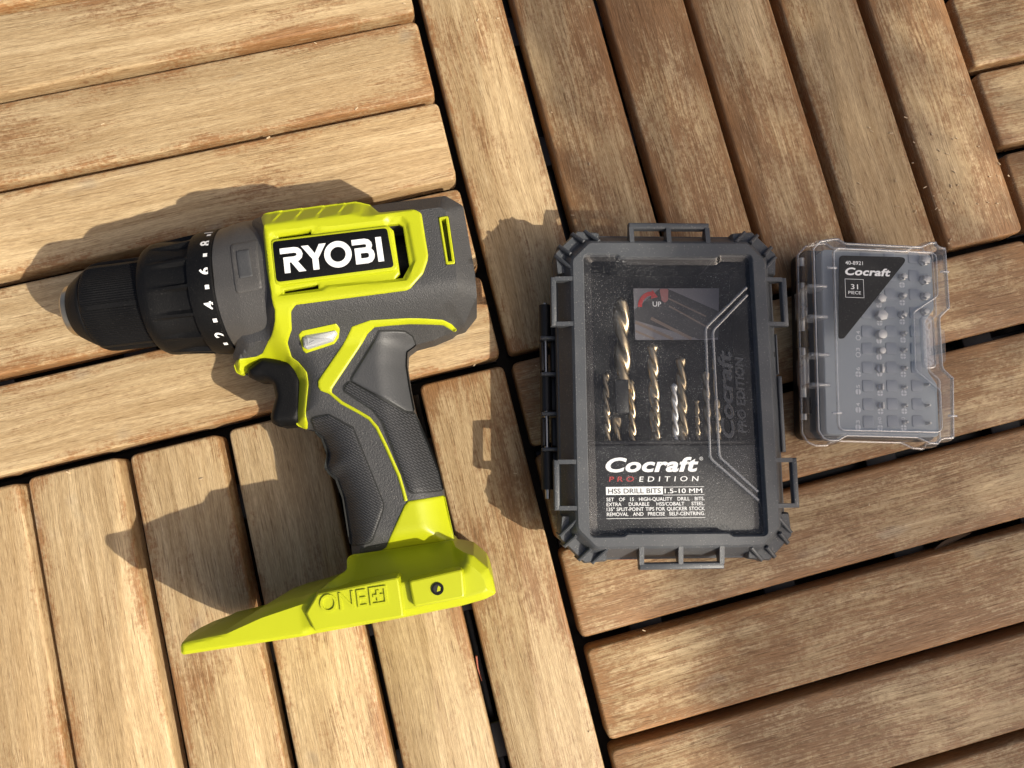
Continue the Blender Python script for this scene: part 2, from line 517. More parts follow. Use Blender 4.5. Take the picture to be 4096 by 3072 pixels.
def surf(name, outline, zf, mat, parent, spacing=1.6, step=0.9, drop=0.6, edge=0.9, skirt=2.5, zlow=None, holes=(), mirror=None, smooth=40, crease=0.0, lines=()):
    """a skin over an outline whose height comes from zf(points); rounded rim and a skirt (or a mirrored underside)"""
    outer = resample(ccw(outline), step)
    hl = [resample(ccw(h), step)[::-1] for h in holes]
    bnd = [outer] + hl
    pts = []
    loops = []
    for l in bnd:
        loops.append(range(len(pts), len(pts) + len(l)))
        pts += l
    extra = []
    if drop:
        for l in bnd:
            for d in (edge * 0.4, edge):
                extra += inset(l, d)
    o = np.array(outer)
    gx = np.arange(o[:, 0].min(), o[:, 0].max(), spacing)
    gy = np.arange(o[:, 1].min(), o[:, 1].max(), spacing)
    G = np.array([(x + (0.5 * spacing if j % 2 else 0), y) for j, y in enumerate(gy) for x in gx])
    def dmin(P):
        d = dist_poly(P, outer)
        for l in hl:
            d = np.minimum(d, dist_poly(P, l))
        return d
    def ok(P):
        m = inside(P, outer)
        for l in hl:
            m &= ~inside(P, l)
        return m
    cr_pts, cr_edges = [], []
    if crease:
        C_ = inset(resample(ccw(outline), 1.4), crease)
        good = np.abs(dist_poly(np.array(C_), outer) - crease) < 0.15
        good &= inside(np.array(C_), outer)
        for l in hl:
            good &= ~inside(np.array(C_), l) & (dist_poly(np.array(C_), l) > 1.0)
        last = None
        for q, gd in zip(C_, good):
            if not gd:
                last = None
                continue
            if last is not None and math.dist(q, cr_pts[last]) < 3.2:
                if math.dist(q, cr_pts[last]) < 0.5:
                    continue
                cr_edges.append((last, len(cr_pts)))
            cr_pts.append(q)
            last = len(cr_pts) - 1
    for ln in lines:                                        # sharp lines drawn across the surface
        for a, b in zip(ln[:-1], ln[1:]):
            k_ = max(1, int(math.dist(a, b) / 1.2))
            for j_ in range(k_ + 1):
                q = (a[0] + (b[0] - a[0]) * j_ / k_, a[1] + (b[1] - a[1]) * j_ / k_)
                if j_ == 0 and a != ln[0]:
                    continue
                if not (inside(np.array([q]), outer)[0] and dist_poly(np.array([q]), outer)[0] > 0.35):
                    continue
                if cr_pts and math.dist(q, cr_pts[-1]) < 2.6 and j_ + (a != ln[0]) > 0:
                    cr_edges.append((len(cr_pts) - 1, len(cr_pts)))
                cr_pts.append(q)
    if len(extra):
        E = np.array(extra)
        E = E[ok(E) & (dmin(E) > edge * 0.25)]
    else:
        E = np.zeros((0, 2))
    G = G[ok(G)] if len(G) else G.reshape(0, 2)
    if len(G):
        G = G[dmin(G) > max(edge + spacing * 0.35, spacing * 0.5)]
        if crease and len(G):
            G = G[np.abs(dmin(G) - crease) > spacing * 0.5]
        for ln in lines:
            if len(G):
                G = G[dist_poly(G, list(ln) + list(ln)[::-1]) > spacing * 0.55]
    allp = [Vector(p) for p in pts] + [Vector(p) for p in E] + [Vector(p) for p in G]
    edges = [(l[i], l[(i + 1) % len(l)]) for l in loops for i in range(len(l))]
    nb_ = len(allp)
    allp += [Vector(q) for q in cr_pts]
    edges += [(nb_ + a, nb_ + b) for a, b in cr_edges]
    V, _, F, ov, _, _ = delaunay_2d_cdt(allp, edges, [], 0, 1e-6)
    XY = np.array([(v.x, v.y) for v in V])
    Fa = np.array([f for f in F if len(f) == 3])
    cen = XY[Fa].mean(1)
    Fa = Fa[ok(cen)]
    d = dmin(XY)
    Z = zf(XY)
    if drop:
        Z = Z - drop * np.clip(1 - d / edge, 0, 1) ** 2
    n = len(XY)
    verts = [(x, y, z) for (x, y), z in zip(XY, Z)]
    faces = [tuple(int(i) for i in f) for f in Fa]
    # map the boundary points to output indices
    idx = {}
    for k, src in enumerate(ov):
        for s_ in src:
            idx[s_] = k
    if mirror is not None:
        verts += [(x, y, 2 * mirror - z) for x, y, z in verts[:n]]
        faces += [tuple(i + n for i in f[::-1]) for f in faces]
        for l in loops:
            for i in range(len(l)):
                a, b = idx[l[i]], idx[l[(i + 1) % len(l)]]
                faces.append((a, b, b + n, a + n))
    else:
        for l in loops:
            base = len(verts)
            m = len(l)
            for i in l:
                x, y, z = verts[idx[i]]
                verts.append((x, y, zlow if zlow is not None else z - skirt))
            for i in range(m):
                a, b = idx[l[i]], idx[l[(i + 1) % m]]
                faces.append((a, b, base + (i + 1) % m, base + i))
    return build(name, verts, faces, mat, parent, smooth)

def stroke(pts, w, closed=False):
    """a thick line as one polygon (open) or as outer and inner loops (closed)"""
    P = [np.array(p, float) for p in pts]
    n = len(P)
    L, Rr = [], []
    for i in range(n):
        if closed:
            a, c = P[i - 1], P[(i + 1) % n]
        else:
            a, c = P[max(0, i - 1)], P[min(n - 1, i + 1)]
        e1 = P[i] - a if (closed or i > 0) else c - P[i]
        e2 = c - P[i] if (closed or i < n - 1) else P[i] - a
        e1 = e1 / np.linalg.norm(e1)
        e2 = e2 / np.linalg.norm(e2)
        n1, n2 = np.array((-e1[1], e1[0])), np.array((-e2[1], e2[0]))
        m = (n1 + n2) / np.linalg.norm(n1 + n2)
        q = w / 2 / max(0.45, float(m @ n1))
        L.append(tuple(P[i] + m * q))
        Rr.append(tuple(P[i] - m * q))
    return (L, Rr) if closed else ccw(L + Rr[::-1])

def ribbon(mb, pts, w, z0, z1, closed=False):
    if not closed:
        L = stroke(pts, w)
        n = len(pts)
    P = stroke(pts, w, True) if closed else None
    if closed:
        a, b = P
        loops = [[(x, y, z0) for x, y in a], [(x, y, z1) for x, y in a], [(x, y, z1) for x, y in b], [(x, y, z0) for x, y in b]]
        mb.loops(loops)
    else:
        P2 = [np.array(p, float) for p in pts]
        poly = L
        m = len(poly) // 2
        vs = [(x, y, z0) for x, y in poly] + [(x, y, z1) for x, y in poly]
        k = len(poly)
        fs = [(i, (i + 1) % k, k + (i + 1) % k, k + i) for i in range(k)]
        for i in range(m - 1):
            fs.append((k + i, k + i + 1, k + k - 2 - i, k + k - 1 - i))
        mb.add(vs, fs)
    return mb

_font_cache = {}
def text2d(s, bold=0.0, shear=0.0, spacing=1.0):
    """flat triangulated lettering from the built-in font: verts, faces (unit size)"""
    key = (s, bold, shear, spacing)
    if key in _font_cache:
        return _font_cache[key]
    cu = bpy.data.curves.new('txt', 'FONT')
    cu.body = s
    cu.size = 1.0
    cu.offset = bold
    cu.shear = shear
    cu.space_character = spacing
    cu.resolution_u = 4
    cu.fill_mode = 'FRONT'
    ob = bpy.data.objects.new('txt', cu)
    COL.objects.link(ob)
    bpy.context.view_layer.update()
    me = bpy.data.meshes.new_from_object(ob.evaluated_get(bpy.context.evaluated_depsgraph_get()))
    v = np.array([(p.co.x, p.co.y) for p in me.vertices])
    f = [tuple(p.vertices) for p in me.polygons]
    bpy.data.objects.remove(ob)
    bpy.data.curves.remove(cu)
    bpy.data.meshes.remove(me)
    _font_cache[key] = (v, f)
    return v, f

def fit(v, x0, x1, y0, y1):
    lo, hi = v.min(0), v.max(0)
    return np.column_stack((x0 + (v[:, 0] - lo[0]) / (hi[0] - lo[0]) * (x1 - x0), y0 + (v[:, 1] - lo[1]) / (hi[1] - lo[1]) * (y1 - y0)))

def text_in(mb, s, x0, x1, y0, y1, z, bold=0.0, shear=0.0, spacing=1.0, vert=False):
    """lettering fitted to a box; vert: reads upwards (turned by a quarter)"""
    v, f = text2d(s, bold, shear, spacing)
    if vert:
        q = fit(v, y0, y1, -x1, -x0)
        q = np.column_stack((-q[:, 1], q[:, 0]))
    else:
        q = fit(v, x0, x1, y0, y1)
    mb.add([(a, b, z) for a, b in q], f)
    return mb

def text_words(mb, words, x0, x1, y0, y1, z, bold=0.0):
    """justified line: words spread over the width"""
    h = y1 - y0
    vs = [text2d(w, bold) for w in words]
    ref = text2d('H', bold)[0]
    capb, capt = ref[:, 1].min(), ref[:, 1].max()
    sc = h / (capt - capb)
    ws = [(v[:, 0].max() - v[:, 0].min()) * sc for v, _ in vs]
    gap = 0.55 * h
    if sum(ws) + gap * (len(ws) - 1) > (x1 - x0):
        kx = ((x1 - x0) - gap * (len(ws) - 1)) / sum(ws)
    else:
        kx = 1.0
        gap = ((x1 - x0) - sum(ws)) / max(1, len(ws) - 1)
    x = x0
    for (v, f), w in zip(vs, ws):
        mb.add([(x + (a - v[:, 0].min()) * sc * kx, y0 + (b - capb) * sc, z) for a, b in v], f)
        x += w * kx + gap

# ------------------------------------------------------------------ the setting: ground and deck tiles
g = MB()
N = 60
gv = []
for j in range(N + 1):
    for i in range(N + 1):
        x = (i / N - 0.5)
        y = (j / N - 0.5)
        x = math.copysign(abs(2 * x) ** 3, x) * 20000 + x * 1200
        y = math.copysign(abs(2 * y) ** 3, y) * 20000 + y * 1200
        gv.append((x, y, -34 + random.uniform(-3, 3)))
gf = [(j * (N + 1) + i, j * (N + 1) + i + 1, (j + 1) * (N + 1) + i + 1, (j + 1) * (N + 1) + i) for j in range(N) for i in range(N)]
gr = build('ground', gv, gf, 'soil', kind='structure')
gr['label'] = 'dark soil seen through the gaps between the slats'

plank_poly = rounded([(-147.6, -22.5), (147.6, -22.5), (147.6, 22.5), (-147.6, 22.5)], 3.6, 4)
pm_ = MB()
pm_.stack(plank_poly, [(0, -13), (0, -1.7), (0.25, -0.85), (0.75, -0.3), (1.5, 0.0)])
plank_src = pm_.make('plank', 'wood', smooth=60)
plank_mesh = plank_src.data
bpy.data.objects.remove(plank_src)
tb = MB()                                            # one black lattice under each tile
for k in range(4):
    x = -112 + k * 74.6
    tb.box(x - 9, x + 9, -147, 147, -20, -13.2, 0.8)
for k in range(7):
    y = -147 + k * 49
    tb.box(-146, 146, y - 2.2 + (2 if k == 0 else -2 if k == 6 else 0), y + 2.2 + (2 if k == 0 else -2 if k == 6 else 0), -27, -20.3, 0.6)
for k in range(4):
    for j in range(4):
        tb.cyl((-112 + k * 74.6, -120 + j * 80, -31), (-112 + k * 74.6, -120 + j * 80, -26.5), 7, 8)
tile_src = tb.make('deck_tile', 'caseblack')
tile_mesh = tile_src.data
bpy.data.objects.remove(tile_src)
STAIN = {(-1, 0): 0.36, (0, 0): 0.90, (-1, -1): 0.40, (0, -1): 0.88, (1, 0): 0.92}
PLANK_STAIN = {(0, 0, 0): 0.50, (0, 0, 4): 0.60, (-1, -1, 5): 0.66, (-1, 0, 5): 0.30, (0, 0, 1): 0.80}
for tj in range(-2, 2):
    for ti in range(-2, 2):
        t = bpy.data.objects.new('deck_tile', tile_mesh)
        COL.objects.link(t)
        horiz = (ti + tj) % 2 != 0
        t.location = ((ti + 0.5) * 0.3, (tj + 0.5) * 0.3, 0)
        t.rotation_euler = (0, 0, 0 if horiz else R_(90))
        t['kind'] = 'structure'
        t['label'] = 'square wooden deck tile of six slats on a black base'
        for k in range(6):
            p = bpy.data.objects.new('plank', plank_mesh)
            COL.objects.link(p)
            p.parent = t
            off = -0.125 + 0.05 * k                      # along the tile's own y
            p.location = (random.uniform(-.0006, .0006), off + random.uniform(-.0006, .0006), random.uniform(-.0006, 0))
            p.rotation_euler = (random.uniform(-.006, .006), 0, random.uniform(-.0022, .0022) + (math.pi if random.random() < .5 else 0))
            kk = k if horiz else 5 - k                   # counted along +u for upright tiles
            p['stain'] = PLANK_STAIN.get((ti, tj, kk), STAIN.get((ti, tj), 0.55) + random.uniform(-.07, .07))

# ------------------------------------------------------------------ the cordless drill (lies on its side; local x = along the axis, y = drill's top)
drill = empty('cordless_drill', (-100, 53, 0), -6)
tag(drill, 'lime green and dark grey cordless drill lying on its side on the slats', 'drill')
ZM = 37.0
AX = 1.0                                                  # axis height along local y

def lathe(name, prof, mat, parent, seg=96, rf=None, caps=True, smooth=35):
    m = MB()
    L = []
    for s_, r in prof:
        loop = []
        for i in range(seg):
            th = 2 * math.pi * i / seg
            rr = r + (rf(s_, th, r) if rf else 0)
            loop.append((s_, AX + rr * math.sin(th), ZM + rr * math.cos(th)))
        L.append(loop)
    m.loops(L, True, caps, caps)
    return m.make(name, mat, parent, smooth)

SIL = [(-3, 26.3, 0), (9.6, 26.6), (44, 26.8), (50, 24.8, 1), (52.5, 25.2), (84, 25.7, .8), (91.3, 20, .8), (92.4, -10.7, .8), (92, -21.5, .8), (85, -30.6, .8), (80.8, -31.4, 1.5), (78.6, -33.2), (70, -35.8), (61, -37.0, 3), (56.6, -39.5, 3), (55.6, -46), (55.8, -56), (56.6, -67, 6), (60.2, -80), (64.3, -96.5), (65.2, -105), (65.6, -112), (67.5, -130, 0),
       (21.8, -130, 0), (22.2, -118.6), (21.5, -102, 8), (19.3, -93, 4), (16.5, -90), (15.2, -87, 2), (17.0, -81.5, 4), (15.0, -74), (12.6, -71), (10.0, -69.2), (7.4, -68.9), (4.6, -66.2), (4.1, -61.4), (6.5, -47.2), (5.0, -42.2), (1.9, -38.6, 3), (-7.3, -36.4), (-14.8, -36.8), (-17.6, -38.4), (-18.9, -39.8), (-20.9, -38.2), (-21.8, -34.4), (-22, -31, 1), (-19.5, -28.5), (-14.5, -22.7), (-3, -20, 0)]
SIL = rounded(ccw(SIL), 2.2, 4)

def H(P):
    """upper surface of the drill's body and handle above the deck"""
    P = np.asarray(P, float)
    s_, t_ = P[:, 0], P[:, 1]
    d = dist_poly(P, SIL)
    body = sstep(t_, -36, -15)
    front = sstep(s_, -4, 6)
    hm = 18.0 + body * (12.0 + 3.0 * front)
    hm = hm - (1 - front) * 4.0 * (1 - body)
    cham = np.clip(8.2 - d, 0, 8.2)                          # straight chamfers on the motor housing
    roundd = 10.5 * np.clip(1 - d / 13.0, 0, 1) ** 2           # soft rounding on the handle
    b2 = sstep(t_, -34, -22)
    return ZM + hm - (b2 * cham + (1 - b2) * roundd)

RECESS = [(57.2, 12.7), (62.0, 12.7), (63.8, 11.2), (64.4, -6.9), (60.9, -11.8), (57.6, -11.7), (59.9, -9.4), (59.5, 9.8)]
VENT1 = [(10.2, 12.1), (24.3, 12.4), (24.1, 14.1), (19.0, 13.5), (10.2, 13.1)]
VENT2 = [(10.2, -12.1), (24.8, -11.9), (24.8, -9.9), (10.2, -10.8)]
SLOT = [(79.6, 13.0), (84.0, 13.2), (84.2, -8.6), (80.2, -8.5)]
SUNK = rounded(ccw([(6.9, 14.8), (26, 15.0), (29, 14.0), (56, 14.2), (58, 15.6), (64.2, 15.2), (66.4, 12), (67.4, -5.6), (62.6, -13.6), (29, -12.2), (26, -13.6), (7.4, -13.6)]), 1.6, 3)

def HH(P):
    i = inside(P, SUNK)
    return H(P) - 2.4 * sstep(dist_poly(P, SUNK) * np.where(i, 1, -1), -0.6, 1.0)
housing = surf('housing', SIL, HH, 'housing', drill, spacing=1.7, step=1.1, drop=0.0, edge=0.8, mirror=ZM, crease=8.2, smooth=26,
               holes=[inset(ccw(h), -0.2) for h in (RECESS, VENT1, VENT2, SLOT)])
cv = MB()
cv.box(8, 66, -14, 16, 48, 58)
cv.make('vent_cavity', 'cavity', housing)
mo = MB()
mo.cyl((46, 1, 50), (67, 1, 50), 13, 24)
mo.make('motor_can', 'black', housing)

SHELL = [(1.6, 26.9), (9.6, 27.2), (44, 27.4), (50.3, 25.2, 1), (54.2, 18.9, 1), (69.1, 18.3), (72.6, 15.6), (73.1, -3.4), (72.5, -5.9), (69.9, -11.3), (63.8, -16.9), (61.8, -17.6), (14.5, -17.8), (12.0, -20), (10.1, -26.3, 3), (6.4, -31), (6.2, -36.3), (9.0, -38.9), (12.6, -44.3, 4), (12.7, -50, 3), (10.2, -61.3), (9.7, -66.5), (8.4, -69.4), (4.0, -66.6), (3.6, -61.4), (6.0, -47.2), (4.6, -42.4), (1.7, -39.0, 3), (-7.3, -36.9), (-14.6, -37.3), (-17.2, -38.9), (-18.9, -40.4), (-21.4, -38.4), (-22.3, -34.4), (-20.2, -33.5), (-10.3, -33.2, 3), (-7.2, -32.4), (0.2, -27.2), (4.2, -22.6), (5.6, -18.8), (4.9, -14), (3.7, 0.3), (3.9, 15.4), (4.6, 18.4)]
SHELL = rounded(ccw(SHELL), 2.0, 4)

def HS(P):
    P = np.asarray(P, float)
    z = H(P) + 0.9
    i = inside(P, SUNK)
    d = dist_poly(P, SUNK) * np.where(i, 1, -1)
    z = z - 1.5 * sstep(d, -0.3, 1.5)
    top = sstep(P[:, 1], 18.6, 19.8) * sstep(P[:, 0], 7, 9) * (1 - sstep(P[:, 0], 46, 48))
    saw = np.mod(P[:, 0] - 0.35 * (P[:, 1] - 19) + 1.0, 9.4) / 9.4
    return z + top * (0.6 * saw - 0.2)
shell = surf('shell', SHELL, HS, 'yellow', drill, spacing=0.85, step=0.8, drop=0.5, edge=0.8, skirt=2.2, holes=[RECESS, VENT1, VENT2], smooth=32)

# name plate on the shell
def flat(z):
    return lambda P: np.full(len(P), float(z))
zr = float(H(np.array([(30., 1.)]))[0])
rim = MB()
rim.stack(rounded(ccw([(7.1, 11.6), (58.6, 11.7), (59.6, -8.5), (7.1, -8.7)]), 2.2, 5), [(0, zr - 1.5), (0, zr + 0.5), (0.25, zr + 0.85), (0.6, zr + 1.0)])
rim.make('plate_rim', 'yellow', shell)
pl = MB()
pl.stack(rounded(ccw([(8.0, 10.5), (57.0, 10.6), (58.0, -7.1), (8.0, -7.4)]), 1.7, 5), [(0, zr + 0.2), (0, zr + 1.15), (0.2, zr + 1.25)])
plate = pl.make('name_plate', 'black', drill)
zl = zr + 1.26
lt = MB()
ribbon(lt, [(10.7, 5.75), (16.6, 5.75), (17.8, 5.45), (18.6, 4.7), (18.9, 3.7), (18.6, 2.7), (17.8, 1.95), (16.6, 1.65), (13.1, 1.65), (13.1, -4.1)], 2.45, zl, zl + 0.12)
lt.prism([(14.9, 0.55), (17.7, 0.75), (21.0, -4.1), (17.9, -4.1)], zl, zl + 0.14)
lt.prism([(19.8, 7), (22.8, 7), (25.3, 3.1), (27.4, 7), (30.3, 7), (26.55, 0.8), (26.55, -4.1), (24.0, -4.1), (24.0, 0.8)], zl, zl + 0.12)
ribbon(lt, [(35.0 + 4.55 * math.cos(a), 1.45 + 4.6 * math.sin(a)) for a in np.linspace(0, 2 * math.pi, 40, endpoint=False)], 2.55, zl, zl + 0.12, True)
ribbon(lt, [(41.3, 5.75), (46.6, 5.75), (47.8, 5.4), (48.5, 4.6), (48.6, 3.7), (48.2, 2.8)], 2.4, zl, zl + 0.13)
ribbon(lt, [(43.4, 1.85), (47.2, 1.85), (48.4, 1.5), (49.1, 0.6), (49.3, -0.5), (49.1, -1.6), (48.4, -2.5), (47.2, -2.85), (43.4, -2.85)], 2.4, zl, zl + 0.12, True)
lt.prism([(51.5, 6.95), (54.0, 6.95), (54.2, -4.0), (51.7, -4.0)], zl, zl + 0.12)
lt.make('lettering', 'white', plate, smooth=0)

# yellow slot in the rear of the motor housing
zs = float(H(np.array([(82., 2.)]))[0])
so = rounded(ccw(SLOT), 0.9, 3)
sl = MB()
io = inset(so, 1.15)
sl.loops([[(x, y, zs - 9) for x, y in so], [(x, y, zs + 0.1) for x, y in so], [(x, y, zs + 0.45) for x, y in inset(so, 0.4)], [(x, y, zs + 0.35) for x, y in io], [(x, y, zs - 8) for x, y in io]], True, False, True)
sl.make('rear_slot', 'yellow', drill)

# yellow bars of the handle
PANELS = []
def overlay(name, poly, mat, off=0.7, r=1.2, spacing=1.2, parent=drill, **kw):
    if name in ('grip', 'thumb_pad'):
        PANELS.append((poly, r))
    return surf(name, rounded(ccw(poly), r, 4), lambda P: H(P) + off, mat, parent, spacing=spacing, step=0.8, drop=0.5, edge=0.7, skirt=2.2, **kw)
overlay('stripe', [(35.6, -28.2), (17.4, -49.4), (17.2, -52.0), (18.2, -53.8), (21.6, -55.6), (26.2, -60.8), (33.0, -65.8), (37.3, -69.2), (40.0, -73.5), (42.9, -82), (47.0, -95.6), (48.2, -103), (48.6, -106.8), (50.2, -106.8), (49.6, -102.8), (48.4, -95.2), (44.2, -81.4), (41.3, -73.0), (38.2, -68.2), (33.8, -64.7), (27.2, -59.8), (22.9, -55.2), (23.2, -53.6, 0.4), (41.6, -31.6), (45.2, -29.4), (60.5, -29.6), (75.2, -30.9), (80.3, -33.4), (81.2, -32.6), (79.3, -30.7), (75.5, -29.2), (60.7, -27.6), (44, -26.7)], 'yellow', 0.75, 0.7, 0.9)
overlay('grip', [(11.6, -65.1), (20.4, -64.9), (30.2, -71.9), (39.4, -106.1), (39.1, -108.9), (33.1, -120.8), (31.4, -122.1), (22.0, -122.8), (21.9, -118.6), (21.2, -102), (19.0, -93), (16.2, -90), (14.8, -87), (16.6, -81.5), (14.7, -74), (12.3, -71)], 'rubber', 0.7, 1.5, 1.3)
overlay('grip', [(31.0, -51.4), (28.9, -53.0), (28.3, -55.2), (39.8, -65.2), (43.2, -71.0), (50.9, -101.9), (52.3, -103.6), (65.5, -104.4), (64.6, -96.5), (60.5, -80), (56.9, -68.4), (53.2, -67.8)], 'rubber', 0.7, 1.3, 1.3)
overlay('thumb_pad', [(46.8, -31.2), (58.0, -32.2), (60.6, -34.0), (61.4, -37.3), (56.9, -39.8), (55.9, -46), (56.1, -56), (56.9, -67.6), (53.5, -66.9), (31.6, -50.8)], 'pad', 0.75, 1.5, 1.4)
def seam(poly, r):
    o = resample(rounded(ccw(poly), r, 4), 0.9)
    a, b = inset(o, -0.55), inset(o, 0.5)
    A, B = H(np.array(a)) + 0.22, H(np.array(b)) + 0.22
    m = MB()
    m.loops([[(x, y, z) for (x, y), z in zip(a, A)], [(x, y, z) for (x, y), z in zip(b, B)]])
    m.make('seam', 'cavity', drill, 0)
for pg, r_ in PANELS:
    seam(pg, r_)
neck = overlay('neck', [(65.9, -106.9), (50.4, -106.9), (48.5, -108.4), (37.9, -125.6), (35.2, -126.6), (21.5, -127.4), (21.5, -131), (68, -131)], 'yellow', 0.7, 1.0, 1.4)

# direction switch
surf('switch_bezel', rounded(ccw([(12.2, -28.6), (14.2, -27.4), (29.4, -26.3), (30.3, -28.2), (28.9, -31.6), (26.4, -33.9), (13.5, -36.3), (12.3, -34.8)]), 0.8, 3), lambda P: H(P) + 0.7, 'yellow', drill, spacing=1.2, step=0.7, drop=0.4, edge=0.5, skirt=2)
zsw = float(H(np.array([(21., -31.)]))[0])
sw = MB()
sw.stack(rounded(ccw([(13.6, -29.9), (15.2, -28.9), (28.6, -28.0), (28.9, -30.2), (26.3, -32.9), (14.8, -35.0), (13.6, -34.2)]), 0.6, 3), [(0, zsw - 4), (0, zsw + 1.6), (0.3, zsw + 2.3), (0.9, zsw + 2.7)])
switch = sw.make('switch', 'switch', drill)
ar = MB()
ribbon(ar, [(16.2, -30.8), (19.4, -32.0), (16.0, -33.5)], 0.45, zsw + 2.7, zsw + 2.95, True)
ar.make('arrow_mark', 'switch', switch, smooth=0)

# trigger
TRIG = rounded(ccw([(-15.8, -38.0), (-15.4, -41.6), (-12.8, -43.4), (-7.7, -44.2), (-4.8, -46.6), (-4.3, -52.7), (-7.4, -60.6), (-7.3, -63.8), (-4.2, -66), (5.6, -66.4), (9, -60), (10, -46), (6, -37), (-8, -33)]), 2.2, 4)
def HT(P):
    d = dist_poly(P, TRIG)
    return ZM + 11.0 - 4.0 * np.clip(1 - d / 3.5, 0, 1) ** 2
surf('trigger', TRIG, HT, 'black', drill, spacing=1.3, step=0.9, drop=0.0, edge=0.6, mirror=ZM)

# gearbox housing in front of the shell
gb = lathe('gearbox_housing', [(-20.5, 24), (-20.5, 28.2), (-19.8, 29.0), (-11.5, 30.9), (-9, 31.2), (6.0, 31.4), (6.0, 24)], 'gearbox', drill, 96,
           rf=lambda s_, th, r: -0.9 * max(0.0, math.cos(4 * th)) ** 3 if r > 26 else 0.0)
GBT = rounded(ccw([(-11.2, 13.6), (0.6, 14.6), (0.8, -8.4), (-10.6, -9.2)]), 1.8, 5)
def HG(P):
    rr = 30.9 - 0.9 * np.maximum(0, np.cos(4 * np.arctan2(P[:, 1] - AX, 30))) ** 3
    return ZM + np.sqrt(np.maximum(1, rr ** 2 - (P[:, 1] - AX) ** 2))
bt = surf('side_cap', GBT, lambda P: HG(P) + 0.7, 'gearbox', drill, spacing=1.4, step=0.8, drop=0.5, edge=0.6, skirt=2)
surf('cap_inset', rounded(ccw([(-8.7, 9.6), (-3.0, 9.9), (-2.4, -2.6), (-8.3, -3.0)]), 0.8, 4), lambda P: HG(P) + 1.25, 'pad', bt, spacing=1.4, step=0.8, drop=0.4, edge=0.5, skirt=2)

# clutch ring with pockets
def pocket(s_, th, r):
    if not (-49.5 < s_ < -30.5) or r < 24:
        return 0.0
    u = (th * 14 / (2 * math.pi) + 0.18) % 1.0
    e = min(1.0, min(u, 0.86 - u) / 0.05) if u < 0.86 else 0.0
    a = min(1.0, max(0.0, (s_ + 49.5) / 12.0)) * (1.0 if s_ < -31.5 else 0.0)
    return -1.9 * max(0.0, e) * a
cprof = [(-55.2, 18), (-55.2, 22.6), (-54.2, 24.4), (-52, 25.7), (-50, 26.1), (-49.4, 26.2), (-46, 26.5), (-42, 26.9), (-38, 27.4), (-34.5, 27.8), (-31.8, 28.0), (-31.2, 28.1), (-30, 28.4), (-27.5, 28.9), (-20.8, 29.2), (-20.3, 28.6), (-20.3, 18)]
clutch = lathe('clutch_ring', cprof, 'black', drill, 280, rf=pocket, smooth=30)
def on_ring(mb, verts, faces, s0, th0, r):
    """flat lettering (x across, y up) wrapped on the ring: x goes along the rim, y to the front"""
    out = []
    for x, y in verts:
        th = th0 + x / r
        out.append((s0 - y, AX + r * math.sin(th), ZM + r * math.cos(th)))
    mb.add(out, faces)
nm = MB()
for ch, th in (('1', 52.5), ('8', 33.2), ('6', 3.8), ('4', -25.8), ('2', -54.8)):
    v, f = text2d(ch, 0.028)
    h_ = v[:, 1].max() - v[:, 1].min()
    q = (v - v.mean(0) * 0 - (v.min(0) + v.max(0)) / 2) * (4.6 / h_)
    q[:, 0] *= 1.12
    on_ring(nm, q, f, -23.2, R_(th), 29.16)
for th in (46.5, 19.1, -10.1, -39.6, -67.5):
    on_ring(nm, [(-.9, -.9), (.9, -.9), (.9, .9), (-.9, .9)], [(0, 1, 2, 3)], -22.8, R_(th), 29.16)
nm.make('lettering', 'white', clutch, smooth=0)

# keyless chuck
def ribs(s_, th, r):
    if not (-80 < s_ < -54) or r < 18:
        return 0.0
    b = (th * 6 / (2 * math.pi) + 0.3) % 1.0
    if b < 0.10:
        return 0.12
    return -0.30 * (0.5 + 0.5 * math.cos(th * 120))
lathe('chuck_sleeve', [(-82.0, 14), (-82.0, 18.4), (-81.2, 19.5), (-79.2, 20.4), (-76.7, 20.7), (-74, 20.75), (-66, 20.8), (-60, 20.9), (-56, 21), (-54, 21), (-53, 14)], 'black', drill, 720, rf=ribs, smooth=28)
lathe('chuck_nose', [(-91.0, 9), (-91.0, 12.4), (-90.4, 13.2), (-88.0, 14.9), (-84.5, 17.2), (-83.2, 17.9), (-82.6, 18.0), (-81.6, 17.6), (-81.5, 14)], 'black', drill, 96)
chj = lathe('chuck_ring', [(-90.6, 5.5), (-93.6, 5.8), (-94.4, 8.2), (-94.2, 10.8), (-93.4, 11.7), (-90.5, 12.0)], 'nickel', drill, 64)
for k in range(3):
    m = MB()
    th = R_(20 + 120 * k)
    c = (AX + 2.6 * math.sin(th), ZM + 2.6 * math.cos(th))
    m.cyl((-92.6, *c), (-86, *c), 2.3, 12)
    m.make('chuck_jaw', 'steel', drill)

# battery foot
FOOT = rounded(ccw([(-44.6, -149.2), (-44.8, -154.2, 1), (4.6, -154.2), (42.2, -153.2), (67.9, -152.0), (78, -150.8), (82.8, -149.2), (82.0, -142.3), (80.9, -138.6), (75.4, -132.6), (71.5, -130.8), (68, -129.0, 4), (67.4, -126.5, 0), (21.6, -126.5, 0), (22.0, -131.6, 5), (15.4, -134.8, 3), (11.4, -137.6), (2.9, -139.0), (-6.3, -139.8), (-14.0, -141.4, .8), (-24.0, -145.8, .8), (-27.0, -147.5, .8)]), 1.6, 4)
ONEP = rounded(ccw([(6.6, -142.0), (10.8, -138.0), (44.0, -136.0), (44.4, -151.4), (10.4, -152.0), (7.0, -148.5)]), 0.8, 3)
SCB = rounded(ccw([(48.6, -138.2), (69.4, -136.8), (70.2, -138.2), (69.6, -147.8), (49.4, -148.4)]), 0.8, 3)
def sd(P, poly):
    return dist_poly(P, poly) * np.where(inside(P, poly), 1, -1)
